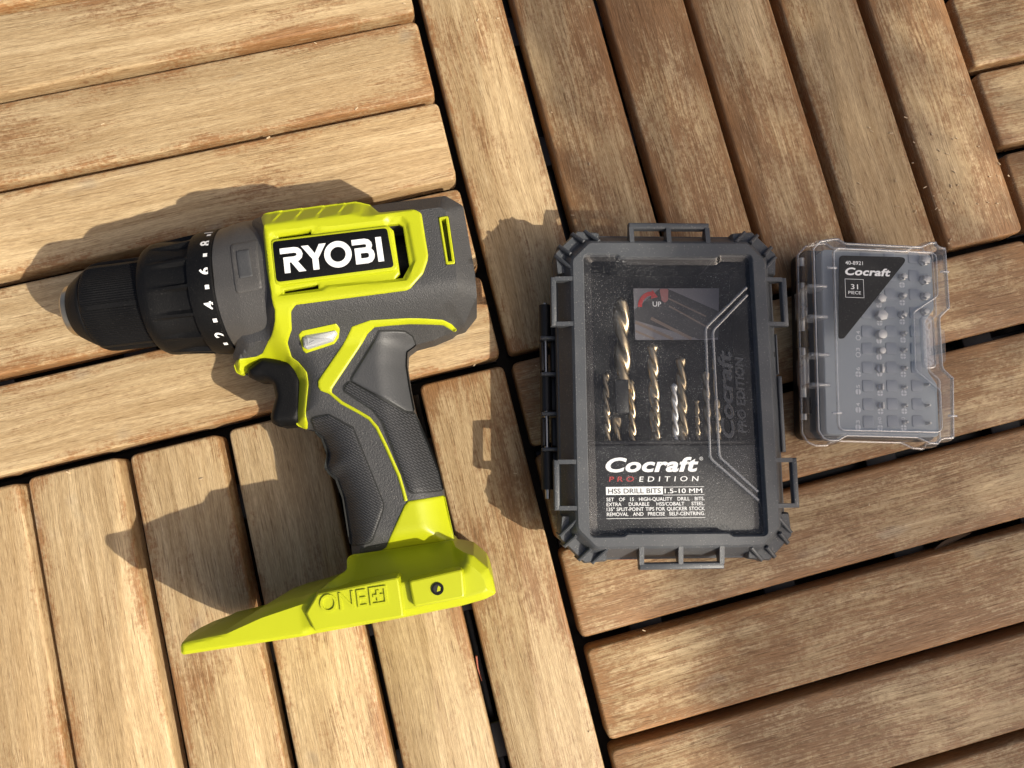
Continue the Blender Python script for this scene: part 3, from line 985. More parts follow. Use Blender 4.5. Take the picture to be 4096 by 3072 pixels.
RIDGE = [(-46, -149.6), (-26, -148.4), (-12, -144.4), (6, -141.2)]
FEDGE = [(8, -150.7), (42.2, -149.8), (67.9, -148.6), (77.0, -147.6), (79.2, -146.6), (78.4, -142.6), (77.5, -139.8), (73.4, -135.4), (70.6, -134.0)]
def HF(P):
    P = np.asarray(P, float)
    d = dist_poly(P, FOOT)
    t_ = P[:, 1]
    z = 71.4 - 0.95 * np.clip(3.4 - d, 0, 3.4)
    ridge = np.interp(P[:, 0], [q[0] for q in RIDGE], [q[1] for q in RIDGE])
    z1 = 70.6 - np.clip((t_ - ridge) * 1.6, 0, 9) - 0.7 * np.clip(1.5 - d, 0, 1.5)
    wf = sstep(P[:, 0], 8, 3)
    z = z * (1 - wf) + z1 * wf
    up = 51.0 + 1.7 * np.maximum(0, -127.0 - t_)
    blend = sstep(P[:, 0], 14, 26) * (1 - sstep(P[:, 0], 66, 74))
    z = np.where(blend > 0, z * (1 - blend) + np.minimum(z, up) * blend, z)
    return z
foot = surf('battery_foot', FOOT, HF, 'yellow', drill, spacing=0.7, step=0.8, drop=0.4, edge=0.6, mirror=ZM, smooth=26, lines=[RIDGE, FEDGE])
fn = MB()                                                   # bowed front end of the foot
L = []
for z, tip, ta in ((69.4, -44.75, -149.5), (62.0, -47.4, -149.6), (52.0, -49.2, -149.3), (37.0, -50.0, -149.2), (22.0, -49.2, -149.3), (12.0, -47.4, -149.6), (4.6, -44.75, -149.5)):
    L.append([(-42.0, ta + 0.35, z), (tip + 1.2, ta - 0.1, z), (tip, ta - 1.3, z), (tip, -153.4, z), (tip + 0.8, -154.15, z), (-42.0, -154.1, z)])
fn.loops(L, True, True, True)
fn.make('foot_nose', 'yellow', foot, 40)
pa = MB()
pa.stack(rounded(ccw([(6.2, -144.6), (11.6, -137.6), (44.6, -135.8), (45.0, -152.0), (9.0, -152.4)]), 1.6, 3), [(-0.9, 66.0), (0.0, 72.6), (0.35, 73.6), (0.9, 74.0)])
pan = pa.make('side_panel', 'yellow', foot, 24)
pa = MB()
pa.stack(rounded(ccw([(48.4, -138.0), (70.6, -136.4), (70.0, -148.0), (49.2, -148.8)]), 1.6, 3), [(-0.5, 66.0), (0, 73.6), (0.35, 74.4), (0.9, 74.7)])
pa.make('screw_boss', 'yellow', foot, 24)
on = MB()
v, f = text2d('ONE', 0.0)
q = fit(v, 12.6, 31.0, -145.6, -138.6)
n0 = len(q)
edges_ = {}
for fc in f:
    for i in range(len(fc)):
        e = tuple(sorted((fc[i], fc[(i + 1) % len(fc)])))
        edges_[e] = edges_.get(e, 0) + 1
on.add([(x, y, 74.75) for x, y in q] + [(x, y, 73.5) for x, y in q], list(f) + [(a, b, b + n0, a + n0) for (a, b), c in edges_.items() if c == 1])
for (x0, x1, y0, y1) in ((32.4, 39.2, -139.4, -138.5), (32.4, 39.2, -145.6, -144.7), (32.4, 33.3, -144.7, -139.4), (38.3, 39.2, -144.7, -139.4), (35.25, 36.35, -144.2, -139.9), (33.8, 35.25, -142.6, -141.5), (36.35, 37.8, -142.6, -141.5)):
    on.box(x0, x1, y0, y1, 73.5, 74.75)
on.make('lettering', 'yellow', pan, smooth=20)
sc = MB()
ribbon(sc, [(59.6 + 2.1 * math.cos(a), -142.8 + 2.1 * math.sin(a)) for a in np.linspace(0, 2 * math.pi, 28, endpoint=False)], 0.8, 74.0, 75.2, True)
scr = sc.make('screw_ring', 'black', foot)
sc = MB()
sc.cyl((59.6, -142.8, 73.4), (59.6, -142.8, 74.82), 1.7, 20)
sc.make('screw_hole', 'cavity', scr)
sc = MB()
sc.prism([(59.2, -143.9), (60.6, -143.7), (60.9, -142.4), (60.0, -141.6), (59.6, -142.6)], 74.7, 75.0)
sc.make('screw_glint', 'yellow', scr)

# ------------------------------------------------------------------ drill bit case
CA = (70, -39)
case = empty('drill_bit_case', (*CA, 0), -13.5)
tag(case, 'dark grey rugged plastic case with clear window showing drill bits', 'tool case')
def chrect(w, h, c):
    return [(-w + c, -h), (w - c, -h), (w, -h + c), (w, h - c), (w - c, h), (-w + c, h), (-w, h - c), (-w, -h + c)]
F1 = rounded(chrect(54.2, 78.8, 11.0), 2.5, 4)
F2 = rounded(chrect(47.0, 72.0, 8.5), 4.0, 4)
WIN = rounded(ccw([(-41.5, -67.2), (-25.6, -67.2, 0.6), (-24.2, -66.0, 0.6), (23.0, -66.2, 0.6), (24.8, -67.6, 0.6), (41.2, -67.6), (40.6, 66.2), (25.2, 66.2, 0.6), (23.4, 64.8, 0.6), (-23.8, 64.8, 0.6), (-25.4, 66.0, 0.6), (-41.5, 66.0)]), 2.4, 4)
WIN2 = rounded(ccw([(-37.6, -64.4), (-25.4, -64.4, .5), (-23.4, -62.2, .5), (22.6, -62.4, .5), (24.6, -64.6, .5), (38.4, -64.8), (37.8, 63.4), (26.0, 63.4, .5), (24.0, 61.6, .5), (-23.0, 61.6, .5), (-24.8, 63.2, .5), (-37.8, 63.2)]), 1.6, 4)
b_ = MB()
b_.stack(rounded(chrect(52.2, 77.0, 10.5), 2.5, 4), [(2.5, 0), (0.6, 1.2), (0, 3), (0, 21.5), (1.6, 21.5), (1.6, 9.0)], True, False)
base_ = b_.make('base', 'caseblack', case)
# lid: outer wall, slope, top frame down to the window edge
def ring_between(mb, outer, inner, zo, zi):
    """skin between two loops with different point counts"""
    o, i_ = resample(ccw(outer), 3.0), resample(ccw(inner), 3.0)
    pts = [Vector(p) for p in o + i_]
    no, ni = len(o), len(i_)
    ed = [(k, (k + 1) % no) for k in range(no)] + [(no + k, no + (k + 1) % ni) for k in range(ni)]
    V, _, F, _, _, _ = delaunay_2d_cdt(pts, ed, [], 0, 1e-6)
    XY = np.array([(v.x, v.y) for v in V])
    Fa = np.array([f for f in F])
    cen = XY[Fa].mean(1)
    ok = inside(cen, o) & ~inside(cen, i_)
    isi = dist_poly(XY, i_) < 1e-4
    mb.add([(x, y, zi if q else zo) for (x, y), q in zip(XY, isi)], [tuple(int(a) for a in f) for f in Fa[ok]])
ld = MB()
ld.stack(F1, [(0.3, 22.0), (0, 22.6), (0, 29.6), (0.3, 30.4), (0.9, 30.8)], False, False)
ring_between(ld, inset(F1, 0.9), inset(F2, -0.9), 30.8, 39.6)
ring_between(ld, inset(F2, -0.9), inset(F2, 0.3), 39.6, 40.6)
ring_between(ld, inset(F2, 0.3), inset(WIN, -0.5), 40.6, 40.6)
ring_between(ld, inset(WIN, -0.5), WIN, 40.6, 39.9)
ld.stack(WIN, [(0, 39.9), (0, 36.5)], False, False)
lid = ld.make('lid', 'case', case, smooth=28)
# corner armour: block and four diagonal ribs at each corner
for sx, sy in ((-1, 1), (1, 1), (1, -1), (-1, -1)):
    cb = MB()
    blk = [(33, 78.6), (43.6, 79.4), (54.8, 68.2), (54.0, 57.6), (46.0, 58.0), (46.0, 65.6), (41.4, 71.2), (34, 71.2)]
    blk = [(sx * x, sy * y) for x, y in blk]
    blk = rounded(ccw(blk), 1.0, 2)
    cb.stack(blk, [(-0.3, 24.0), (-0.3, 34.4), (0.5, 35.6)], False, True)
    cblk = cb.make('corner_block', 'case', lid)
    for a, b in (((33.6, 73.0), (40.2, 79.6)), ((41.0, 72.8), (46.4, 78.2)), ((47.6, 66.6), (53.0, 72.0)), ((47.0, 59.3), (54.8, 67.1))):
        rb = MB()
        pr = np.array((1, -1)) / math.sqrt(2)
        a, b = np.array(a), np.array(b)
        w = 0.85
        poly = [a + pr * w, b + pr * w, b - pr * w, a - pr * w]
        zz = (39.4, 35.5)
        poly = [(sx * p[0], sy * p[1]) for p in poly]
        # rib slopes outwards
        lo = [(x, y, 24.0) for x, y in poly]
        hi = [(*poly[0], zz[0]), (*poly[1], zz[1]), (*poly[2], zz[1]), (*poly[3], zz[0])]
        pin = inset(ccw(poly), 0.5)
        if area2(poly) < 0:
            pin = pin[::-1]
        hi2 = [(pin[k][0], pin[k][1], hi[k][2] + 0.5) for k in range(4)] if area2(poly) > 0 else [(p[0], p[1], h[2] + 0.5) for p, h in zip([min(pin, key=lambda r, P=poly[k]: (r[0] - P[0]) ** 2 + (r[1] - P[1]) ** 2) for k in range(4)], hi)]
        rb.loops([lo, hi, hi2], True, True, True)
        rb.make('corner_rib', 'case', lid)
# top and bottom carry handles
def bar_handle(sy):
    hb = MB()
    y0, y1 = (79.6, 82.6)
    hb.prism([(-18.8, sy * y0), (20.8, sy * y0), (20.8, sy * y1), (-18.8, sy * y1)], 35.0, 39.0, 0.5)
    for x in (-18.8, -0.6, 18.6):
        # web: slopes from the frame down to the bar
        w = 2.2
        p = [(x, sy * 71.4), (x + w, sy * 71.4), (x + w, sy * 80.2), (x, sy * 80.2)]
        lo = [(a, b, 32.0 if abs(b) < 75 else 35.2) for a, b in p]
        hi = [(p[0][0], p[0][1], 40.3), (p[1][0], p[1][1], 40.3), (p[2][0], p[2][1], 39.2), (p[3][0], p[3][1], 39.2)]
        hb.loops([lo, hi], True, True, True)
    hb.make('handle', 'case', lid)
bar_handle(1)
bar_handle(-1)
for sx in (-1, 1):
    for (ya, yb) in ((31.2, 55.2), (-55.2, -32.0)):
        lb = MB()
        xo, xi = sx * 57.6, sx * 54.9
        lb.box(min(xo, xi), max(xo, xi), ya, yb, 36.4, 39.6, 0.5)
        for y in (ya, yb - 2.0):
            p = [(sx * 46.6, y), (sx * 55.4, y), (sx * 55.4, y + 2.0), (sx * 46.6, y + 2.0)]
            if sx < 0:
                p = [p[1], p[0], p[3], p[2]]
            hz = {46.6: 40.3, 55.4: 39.7}
            lb.loops([[(a, b, 33.0 if abs(a) < 50 else 36.6) for a, b in p], [(a, b, hz[abs(a)]) for a, b in p]], True, True, True)
        lb.make('side_loop', 'case', lid)
# latch step on the right and notch
sb = MB()
sb.box(54.0, 56.2, -29, 8, 24, 31.4, 0.5)
sb.box(54.0, 55.2, 9, 29, 24, 31.0, 0.5)
sb.make('latch_plate', 'case', lid)
nk = MB()
nk.box(51.6, 52.8, 17.2, 19.8, 29.2, 32.6)
nk.make('latch_notch', 'caseblack', lid)
rd = MB()
rd.box(-26, -12, -79.6, -77.4, 10, 24, 0.6)
rd.make('clasp', 'red', case)
# hinge on the left
for (ya, yb, mt) in ((27.6, 46.0, 'caseblack'), (-7.6, 9.4, 'caseblack'), (-46.0, -27.6, 'caseblack')):
    hm_ = MB()
    hm_.cyl((-58.6, ya, 19), (-58.6, yb, 19), 3.0, 18)
    hm_.box(-58, -51, ya, yb, 13, 19.5, 0.5)
    hm_.make('hinge_knuckle', mt, base_)
for y in (28.4, 10.4, -9.2, -26.6):
    hk = MB()
    hk.box(-61.4, -52, y - 0.9, y + 0.9, 19, 25, 0.5)
    hk.make('hinge_lug', 'case', lid)
for ya, yb in ((12.0, 27.0), (-25.0, -11.0)):
    hk = MB()
    hk.box(-61.2, -59.6, ya, yb, 15, 23.0, 0.4)
    hk.box(-56.0, -53.0, ya, yb, 15, 21.0, 0.4)
    hk.make('hinge_sleeve', 'caseblack', lid)
hp = MB()
hp.cyl((-58.6, -50.4, 19.4), (-58.6, 47.0, 19.4), 1.25, 16)
hp.make('hinge_pin', 'steel', case)

# inside: tray, holder edge, printed panel
tr_ = MB()
tr_.loops([[(x, y, 36.4) for x, y in inset(WIN, -0.4)], [(x, y, 10.0) for x, y in inset(WIN, 0.6)]], True, False, True)
tray = tr_.make('tray', 'tray', case)
hd = MB()
hd.box(-40.4, 40.6, -25.4, -23.0, 10.5, 33.6, 0.6)
hd.box(-26.6, -19.8, -10, 6.4, 10.5, 32.6, 0.6)
hd.make('bit_holder', 'tray', tray)
lp = MB()
lp.prism(inset(ccw([(-40.9, -66.4), (40.4, -66.6), (40.4, -25.6), (-40.9, -25.4)]), 0.0), 33.0, 35.8, 0.5)
panel = lp.make('printed_panel', 'labelblack', case)
zt = 35.93
w_ = MB()
text_in(w_, 'Cocraft', -32.7, 11.6, -38.1, -31.1, zt, 0.034, 0.24, 1.05)
text_in(w_, 'EDITION', -17.0, 11.4, -42.5, -40.1, zt, 0.004, 0.12, 1.75)
w_.box(-32.8, -5.9, -48.5, -44.8, zt - 0.05, zt)
w_.box(-5.9, 13.8, -45.2, -45.0, zt - 0.05, zt)
w_.box(-5.9, 13.8, -48.9, -48.7, zt - 0.05, zt)
w_.box(-32.9, 13.8, -59.5, -59.3, zt - 0.05, zt)
text_in(w_, '1.5-10 MM', -5.1, 12.8, -48.0, -45.8, zt, 0.012)
for i, ln in enumerate(('SET OF 15 HIGH-QUALITY DRILL BITS.', 'EXTRA DURABLE HSS/COBALT STEEL.', '135\u00b0 SPLIT-POINT TIPS FOR QUICKER STOCK', 'REMOVAL AND PRECISE SELF-CENTRING.')):
    y = -51.4 - 2.28 * i
    text_words(w_, ln.split(), -32.7, 13.7, y, y + 1.62, zt, 0.010)
ribbon(w_, [(13.0 + 0.75 * math.cos(a), -31.9 + 0.75 * math.sin(a)) for a in np.linspace(0, 6.283, 16, endpoint=False)], 0.16, zt - .05, zt, True)
text_in(w_, 'R', 12.7, 13.35, -32.3, -31.5, zt, 0.0)
w_.make('lettering', 'white', panel, smooth=0)
w_ = MB()
text_in(w_, 'PRO', -31.3, -19.4, -42.4, -40.0, zt, 0.010, 0.12, 1.55)
w_.make('lettering', 'red', panel, smooth=0)
w_ = MB()
text_in(w_, 'HSS DRILL BITS', -31.8, -6.9, -47.9, -45.6, zt + 0.06, 0.012)
w_.make('lettering', 'labelblack', panel, smooth=0)

# clear window with raised rib and embossed words
pn = MB()
ring_between(pn, WIN, WIN2, 39.7, 38.2)
V_ = resample(WIN2, 4.0)
pn.add([(x, y, 38.2) for x, y in V_], [tuple(range(len(V_)))])
pane = pn.make('window_pane', 'pane', case, smooth=25)
def rib3(mb, pts, w, z0, z1):
    P = [np.array(p, float) for p in pts]
    prof = [(-w / 2, z0), (-w * 0.36, z1 - 0.15), (-w * 0.15, z1), (w * 0.15, z1), (w * 0.36, z1 - 0.15), (w / 2, z0)]
    L = []
    n = len(P)
    for i in range(n):
        e = P[min(n - 1, i + 1)] - P[max(0, i - 1)]
        e /= np.linalg.norm(e)
        nn = np.array((-e[1], e[0]))
        L.append([(P[i][0] + nn[0] * a, P[i][1] + nn[1] * a, z) for a, z in prof])
    mb.loops(L, False)
def arcpath(pts, r):
    out = []
    for i, p in enumerate(pts):
        if i in (0, len(pts) - 1):
            out.append(p)
            continue
        out += rounded([pts[i - 1], p, pts[i + 1]], r, 6)[7:14]
    return out
for pth in ([(37.8, 50.4), (16.8, 30.4), (16.2, -31.8), (38.3, -51.6)], [(37.9, 46.6), (20.2, 29.0), (20.6, -31.2), (38.2, -47.6)]):
    rb = MB()
    rib3(rb, arcpath(pth, 4.0), 1.5, 38.25, 39.5)
    rb.make('window_rib', 'panerib', pane)
eb = MB()
def emboss(mb, s_, x0, x1, y0, y1, z, h_, bold, shear):
    v, f = text2d(s_, bold, shear)
    q = fit(v, y0, y1, -x1, -x0)
    q = np.column_stack((-q[:, 1], q[:, 0]))
    n = len(q)
    ed = {}
    for fc in f:
        for i in range(len(fc)):
            e = tuple(sorted((fc[i], fc[(i + 1) % len(fc)])))
            ed[e] = ed.get(e, 0) + 1
    mb.add([(a, b, z + h_) for a, b in q] + [(a, b, z) for a, b in q], list(f) + [(a, b, b + n, a + n) for (a, b), c in ed.items() if c == 1])
emboss(eb, 'Cocraft', 22.0, 28.6, -22.6, 19.4, 38.25, 0.7, 0.03, 0.2)
emboss(eb, 'PRO EDITION', 30.2, 34.4, -20.2, 16.2, 38.25, 0.7, 0.02, 0.15)
eb.make('embossed_lettering', 'emboss', pane, smooth=20)

# printed instruction card on the tray floor
cd = MB()
cd.prism([(-12.9, 28.4), (29.6, 28.6), (31.4, 55.3), (-13.0, 55.1)], 18.0, 18.6)
card = cd.make('picture_card', 'cardgrey', tray)
cd = MB()
cd.prism([(-12.8, 44.0), (0.4, 54.9), (4.5, 55.0), (31.2, 43.0), (29.8, 29.6), (20, 28.7), (-12.8, 38.6)], 18.6, 18.66)
cd.make('print', 'carddark', card, smooth=0)
cd = MB()
for x0, y0, x1, y1, w in ((-12.6, 37.6, 6.5, 28.8, 1.5), (-4.5, 39.6, 16.0, 28.9, 1.6), (-12.6, 33.0, -3.0, 28.8, 1.1), (3.5, 50.5, 24.0, 40.5, 0.8), (5.0, 46.0, 26.0, 34.0, 0.8)):
    ribbon(cd, [(x0, y0), (x1, y1)], w, 18.6, 18.72)
cd.make('print', 'cardbronze', card, smooth=0)
cd = MB()
cd.prism(rounded(ccw([(0.4, 54.9), (5.0, 54.9), (4.6, 49.0), (3.0, 47.4), (1.2, 49.0)]), 1.0, 3), 18.66, 18.74)
cd.make('print', 'cardskin', card, smooth=0)
cd = MB()
ribbon(cd, [(-10.0 + 6.2 * (1 - math.cos(a)), 45.4 + 7.0 * math.sin(a)) for a in np.linspace(0.0, 1.75, 10)], 2.1, 18.7, 18.78)
cd.prism([(-3.4, 54.4), (-0.6, 50.6), (-4.2, 49.6)], 18.7, 18.8)
cd.make('print', 'red', card, smooth=0)
cd = MB()
text_in(cd, 'UP', -3.4, 1.0, 45.6, 48.2, 18.82, 0.012)
cd.make('lettering', 'white', card, smooth=0)

# the drill bits themselves
def twist_bit(label, x, ytip, r, z, mat='bronze', turns=None, tilt=0.0, group=None, yend=-24.0, ph=0.0):
    root = empty('drill_bit', (0, 0, 0))
    a = R_(-13.5)
    wx, wy = CA[0] + x * math.cos(a) - yend * math.sin(a), CA[1] + x * math.sin(a) + yend * math.cos(a)
    root.location = (wx * MM, wy * MM, z * MM)
    root.rotation_euler = (0, 0, a + tilt)
    L = ytip - yend
    sh = 0.0
    lead = r * 2 * 4.6
    n = max(30, int(L / 0.7))
    seg = 28
    m = MB()
    loops = []
    for i in range(n + 1):
        u = i / n
        y = L * u
        tw = 2 * math.pi * y / lead + ph
        tipl = r * 0.62
        k = 1.0 if y < L - tipl else max(0.06, (L - y) / tipl)
        loop = []
        for j in range(seg):
            th = 2 * math.pi * j / seg
            c = math.cos(2 * (th - tw))
            fl = 1.0 if c > 0.15 else 1.0 - 0.58 * min(1.0, (0.15 - c) / 1.0) ** 0.7
            if 0.15 < c < 0.75:
                fl = 0.955
            rr = r * fl * k
            loop.append((rr * math.cos(th), y, rr * math.sin(th)))
        loops.append(loop)
    m.loops(loops, True, True, True)
    m.make('fluted_body', mat, root, 50)
    s = MB()
    s.cyl((0, -22 if yend < -20 else -10, 0), (0, 0.01, 0), r * 0.97 if yend < -20 else r * 0.6, 18)
    s.make('shank', mat, root)
    tag(root, label, 'drill bit', group)
    return root
twist_bit('thickest bronze drill bit beside the picture card', -21.6, 48.5, 4.1, 27.5, ph=0.6, yend=2.0)
twist_bit('thin bronze drill bit next to the hinge side of the window', -29.8, 11.0, 1.75, 27, ph=0.2)
twist_bit('slim bronze drill bit just after the black holder block', -17.6, 7.0, 1.9, 27.4, ph=1.1)
twist_bit('medium bronze drill bit with tip just under the picture card', -6.1, 25.2, 2.75, 26, ph=0.4)
twist_bit('slender bronze drill bit lying over the medium bit', -6.3, -2.0, 1.5, 30.2, ph=2.0)
twist_bit('silver coloured slim drill bit against a thicker bronze bit', 3.6, 5.2, 1.6, 27.5, 'brightsteel', ph=0.9)
twist_bit('medium bronze drill bit beside the silver one', 7.9, 18.8, 2.6, 25.5, ph=1.7)
twist_bit('shortest and thinnest bronze drill bit in the case', 14.6, -3.0, 1.15, 27.5, ph=0.5)
twist_bit('dull bronze drill bit partly under the raised clear rib', 21.6, 12.2, 2.0, 21.0, ph=1.2)
twist_bit('thin bronze drill bit under the embossed clear lettering', 24.8, -2.6, 1.3, 27.5, ph=0.1)
twist_bit('bronze bit shank showing between holder block and printed panel', -24.2, -9.6, 2.6, 22.0, ph=0.3)

# ------------------------------------------------------------------ small clear bit case
SA = (183.6, -39.2)
small = empty('screwdriver_bit_case', (*SA, 0), -15.3)
tag(small, 'small clear lidded box of screwdriver bits with triangular black label', 'bit case')
LID = rounded(ccw([(-36.8, -46.5, 5), (-34.0, -51.0, 2), (-30.0, -52.6, 1), (-24.5, -52.4, 1), (-20.5, -50.0, 2), (14.5, -50.0, 2), (20.5, -52.6, 1), (26.5, -53.0, 1), (27.5, -50.4, 1), (35.0, -49.6, 5), (36.6, -17.2, 2), (31.4, -12.6, 2), (31.2, 12.0, 2), (36.6, 17.0, 2), (36.2, 50.6, 5), (31.5, 51.2, 1), (31.0, 53.8, 1), (26.0, 53.4, 1), (21.0, 51.0, 2), (-17.5, 51.4, 2), (-21.0, 53.8, 2), (-26.0, 53.2, 2), (-32.0, 51.8, 3), (-36.4, 47.0, 5)]), 2, 4)
BASE = rounded(ccw([(-35.6, -49.6), (34.0, -49.0), (34.0, -18), (30, -13), (30, 12), (34, 17), (34.0, 50.0), (-34.8, 50.4)]), 5, 5)
m = MB()
m.stack(BASE, [(2.0, 0), (0.4, 1.5), (0, 3), (0, 12.5), (0.6, 13.2)])
sbase = m.make('base', 'caseblack', small)
m = MB()
LI = rounded(ccw([(-24.2, -45.0), (27.2, -44.8), (27.4, -24.6), (15.2, -14.8), (15.6, 15.2), (28.6, 24.0), (29.0, 46.0), (-23.6, 46.4)]), 3.0, 5)
m.stack(LID, [(0, 12.8), (0, 22.0), (0.5, 25.2), (1.6, 27.3), (3.2, 28.0)], False, False)
ring_between(m, inset(LID, 3.2), inset(LI, -1.4), 28.0, 28.0)
ring_between(m, inset(LI, -1.4), inset(LI, 0.8), 28.0, 26.4)
V_ = resample(inset(LI, 0.8), 3.0)
m.add([(x, y, 26.4) for x, y in V_], [tuple(range(len(V_)))])
slid = m.make('lid', 'lidclear', small, smooth=40)
# rim bead, hinge arms, ribs, latch on the clear lid
m = MB()
o_ = resample(LID, 2.5)
rib3(m, o_ + o_[:1], 1.4, 13.4, 14.8)
m.make('lid_rim', 'panerib', slid)
m = MB()
o_ = resample(inset(LID, 2.0), 2.5)
rib3(m, o_ + o_[:1], 1.2, 27.0, 28.5)
m.make('lid_edge_glint', 'panerib', slid)  # bead added to imitate the bright line along the lid's edge
m = MB()
i2 = resample(inset(LI, -0.4), 2.5)
rib3(m, i2 + i2[:1], 1.1, 27.4, 28.5)
m.make('lid_bead', 'panerib', slid)
for y in (27.6, 11.8, -7.6, -22.8):
    m = MB()
    m.box(-36.2, -26.6, y - 0.9, y + 0.9, 14, 26.0, 0.6)
    m.make('hinge_arm', 'panerib', slid)
for ya, yb in ((12.8, 26.6), (-21.8, -8.6)):
    m = MB()
    m.box(-37.0, -34.2, ya, yb, 11, 20, 0.8)
    m.make('hinge_sleeve', 'lidclear', slid)
for y in (36.6, -37.0):
    m = MB()
    m.box(-27.6, -22.6, y - 0.6, y + 0.6, 27.4, 28.6, 0.4)
    m.make('lid_rib', 'panerib', slid)
    m = MB()
    m.box(31.6, 35.8, y - 0.6, y + 0.6, 27.2, 28.6, 0.4)
    m.make('lid_rib', 'panerib', slid)
m = MB()
ov = rounded(ccw([(19.0, 13.4), (26.2, 13.4), (26.2, -13.8), (19.0, -13.8)]), 3.2, 6)
m.stack(ov, [(0, 27.9), (0.1, 28.8), (0.8, 29.2), (1.2, 28.7)], False, True)
m.make('grip_oval', 'panerib', slid)
m = MB()
v, f = text2d('Cocraft', 0.03, 0.15)
q = fit(v, -12.2, 12.4, -24.6, -20.4)
q = np.column_stack((-q[:, 1], q[:, 0] * -1.0))                   # reads downwards
q = np.column_stack((45.0 - q[:, 0], q[:, 1]))
m.add([(a, b, 29.3) for a, b in q], f)
m.make('embossed_lettering', 'panerib', slid, smooth=0)
m = MB()
m.stack(rounded(ccw([(31.0, -10.0), (37.4, -8.6), (37.8, 8.6), (31.0, 10.0)]), 2.0, 5), [(0, 9), (0, 19.4), (0.8, 20.2)])
m.make('latch', 'lidclear', slid)
# hinge pins and knuckles
m = MB()
m.cyl((-34.6, -39.6, 12.4), (-33.6, 45.8, 12.4), 1.8, 16)
m.make('hinge_pin', 'steel', small)
for y in (36.6, 2.0, -32.4):
    m = MB()
    m.cyl((-34.2, y - 4.2, 12.4), (-34.1, y + 4.2, 12.4), 3.2, 16)
    m.make('hinge_knuckle', 'caseblack', sbase)
# blue tray with pockets
m = MB()
TR = rounded(ccw([(-27.2, -47.4), (31.6, -47.2), (31.8, -20), (27.6, -14), (27.6, 13), (32.4, 19), (32.6, 48.4), (-26.4, 48.8)]), 3, 4)
m.stack(TR, [(0, 13), (0, 19.4), (0.5, 20.0)])
stray = m.make('tray', 'bluetray', small)
SHIFT = lambda x, y: ((x + 1.7) * math.cos(R_(1.8)) - (y - 0.7) * math.sin(R_(1.8)), (x + 1.7) * math.sin(R_(1.8)) + (y - 0.7) * math.cos(R_(1.8)))
rowy = [44.0, 34.4, 24.4, 14.7, 4.9, -4.0, -13.8, -23.2, -32.6, -41.4]
colx = {}
for j, y in enumerate(rowy):
    for i, x in enumerate((-6.6, 6.0, 19.0)):
        p = MB()
        cx, cy = SHIFT(x + 1.6 - 0.055 * (14 - y), y + 2.0)
        p.prism(rounded([(cx - 2.9, cy - 3.0), (cx + 2.9, cy - 3.0), (cx + 2.9, cy + 3.0), (cx - 2.9, cy + 3.0)], 1.0, 3), 20.0, 20.35, 0.2)
        p.make('socket', 'bluesocket', stray)
pr = MB()
def dial(x, y, kind):
    a = np.linspace(0, 2 * math.pi, 20, endpoint=False)
    if kind == 'hex':
        ribbon(pr, [(x + 1.25 * math.cos(t), y + 1.25 * math.sin(t)) for t in np.linspace(0, 2 * math.pi, 6, endpoint=False)], 0.42, 20.0, 20.08, True)
    elif kind == 'slot':
        for s_ in (-1, 1):
            pr.prism([(x + s_ * 0.25, y - 1.3)] + [(x + s_ * (0.25 + 1.2 * math.cos(t)), y + 1.45 * math.sin(t)) for t in np.linspace(-1.3, 1.3, 8)] + [(x + s_ * 0.25, y + 1.3)], 20.0, 20.08)
    else:
        for qx, qy in ((1, 1), (1, -1), (-1, 1), (-1, -1)):
            pr.prism([(x + qx * 0.22, y + qy * 0.22)] + [(x + qx * (0.22 + 1.25 * math.cos(t)), y + qy * (0.22 + 1.25 * math.sin(t))) for t in np.linspace(0, math.pi / 2, 6)], 20.0, 20.08)
marks = [(-10.2, 3.6, 'hex', '4'), (-10.9, -5.2, 'hex', '3'), (-11.6, -15.2, 'cross', '6'), (-12.2, -24.2, 'slot', '5'), (-12.9, -33.4, 'slot', '4'), (-13.6, -42.2, 'slot', '3'),
         (2.0, 20.8, 'cross', ''), (1.6, 11.4, 'cross', ''), (0.6, 2.0, 'slot', ''), (0.0, -6.4, 'slot', '2'), (-0.4, -15.0, 'slot', '2'), (-0.9, -25.0, 'cross', '1'), (-1.4, -34.2, 'cross', '1'), (-2.2, -42.6, 'cross', '#0'),
         (15.0, 31.4, 'cross', ''), (14.4, 22.0, 'cross', ''), (13.6, 12.0, 'cross', ''), (13.2, 2.4, 'cross', '2'), (12.6, -6.0, 'cross', '2'), (12.0, -15.4, 'cross', '2'), (11.5, -25.0, 'cross', '1'), (11.0, -34.2, 'cross', '1'), (10.0, -42.6, 'cross', '#0')]
for x, y, kd, ch in marks:
    x, y = SHIFT(x, y)
    dial(x, y, kd)
    if ch:
        text_in(pr, ch, x - 1.0, x + 1.0, y + 1.9, y + (3.6 if len(ch) == 1 else 5.4), 20.06, 0.01, vert=True)
pr.make('printed_marks', 'paleprint', stray, smooth=0)
# triangular label under the lid
m = MB()
m.prism(rounded(ccw([(-20.4, 43.6), (16.0, 44.0), (-19.6, 0.6), (-22.4, 0.4)]), 2.4, 6), 26.5, 26.62)
tl = m.make('label', 'labelblack', small)
m = MB()
zt2 = 26.72
text_in(m, '40-8921', -17.4, -8.3, 38.9, 40.9, zt2, 0.006)
text_in(m, 'Cocraft', -17.7, 6.0, 33.4, 37.5, zt2, 0.034, 0.24, 1.05)
text_in(m, '31', -15.0, -11.3, 26.2, 28.8, zt2, 0.004)
text_in(m, 'PIECE', -16.4, -9.9, 23.6, 25.2, zt2, 0.004)
for x0, x1, y0, y1 in ((-18.0, -8.3, 31.3, 31.5), (-18.0, -8.3, 21.8, 22.0), (-18.0, -17.8, 22.0, 31.3), (-8.5, -8.3, 22.0, 31.3)):
    m.box(x0, x1, y0, y1, zt2 - 0.06, zt2)
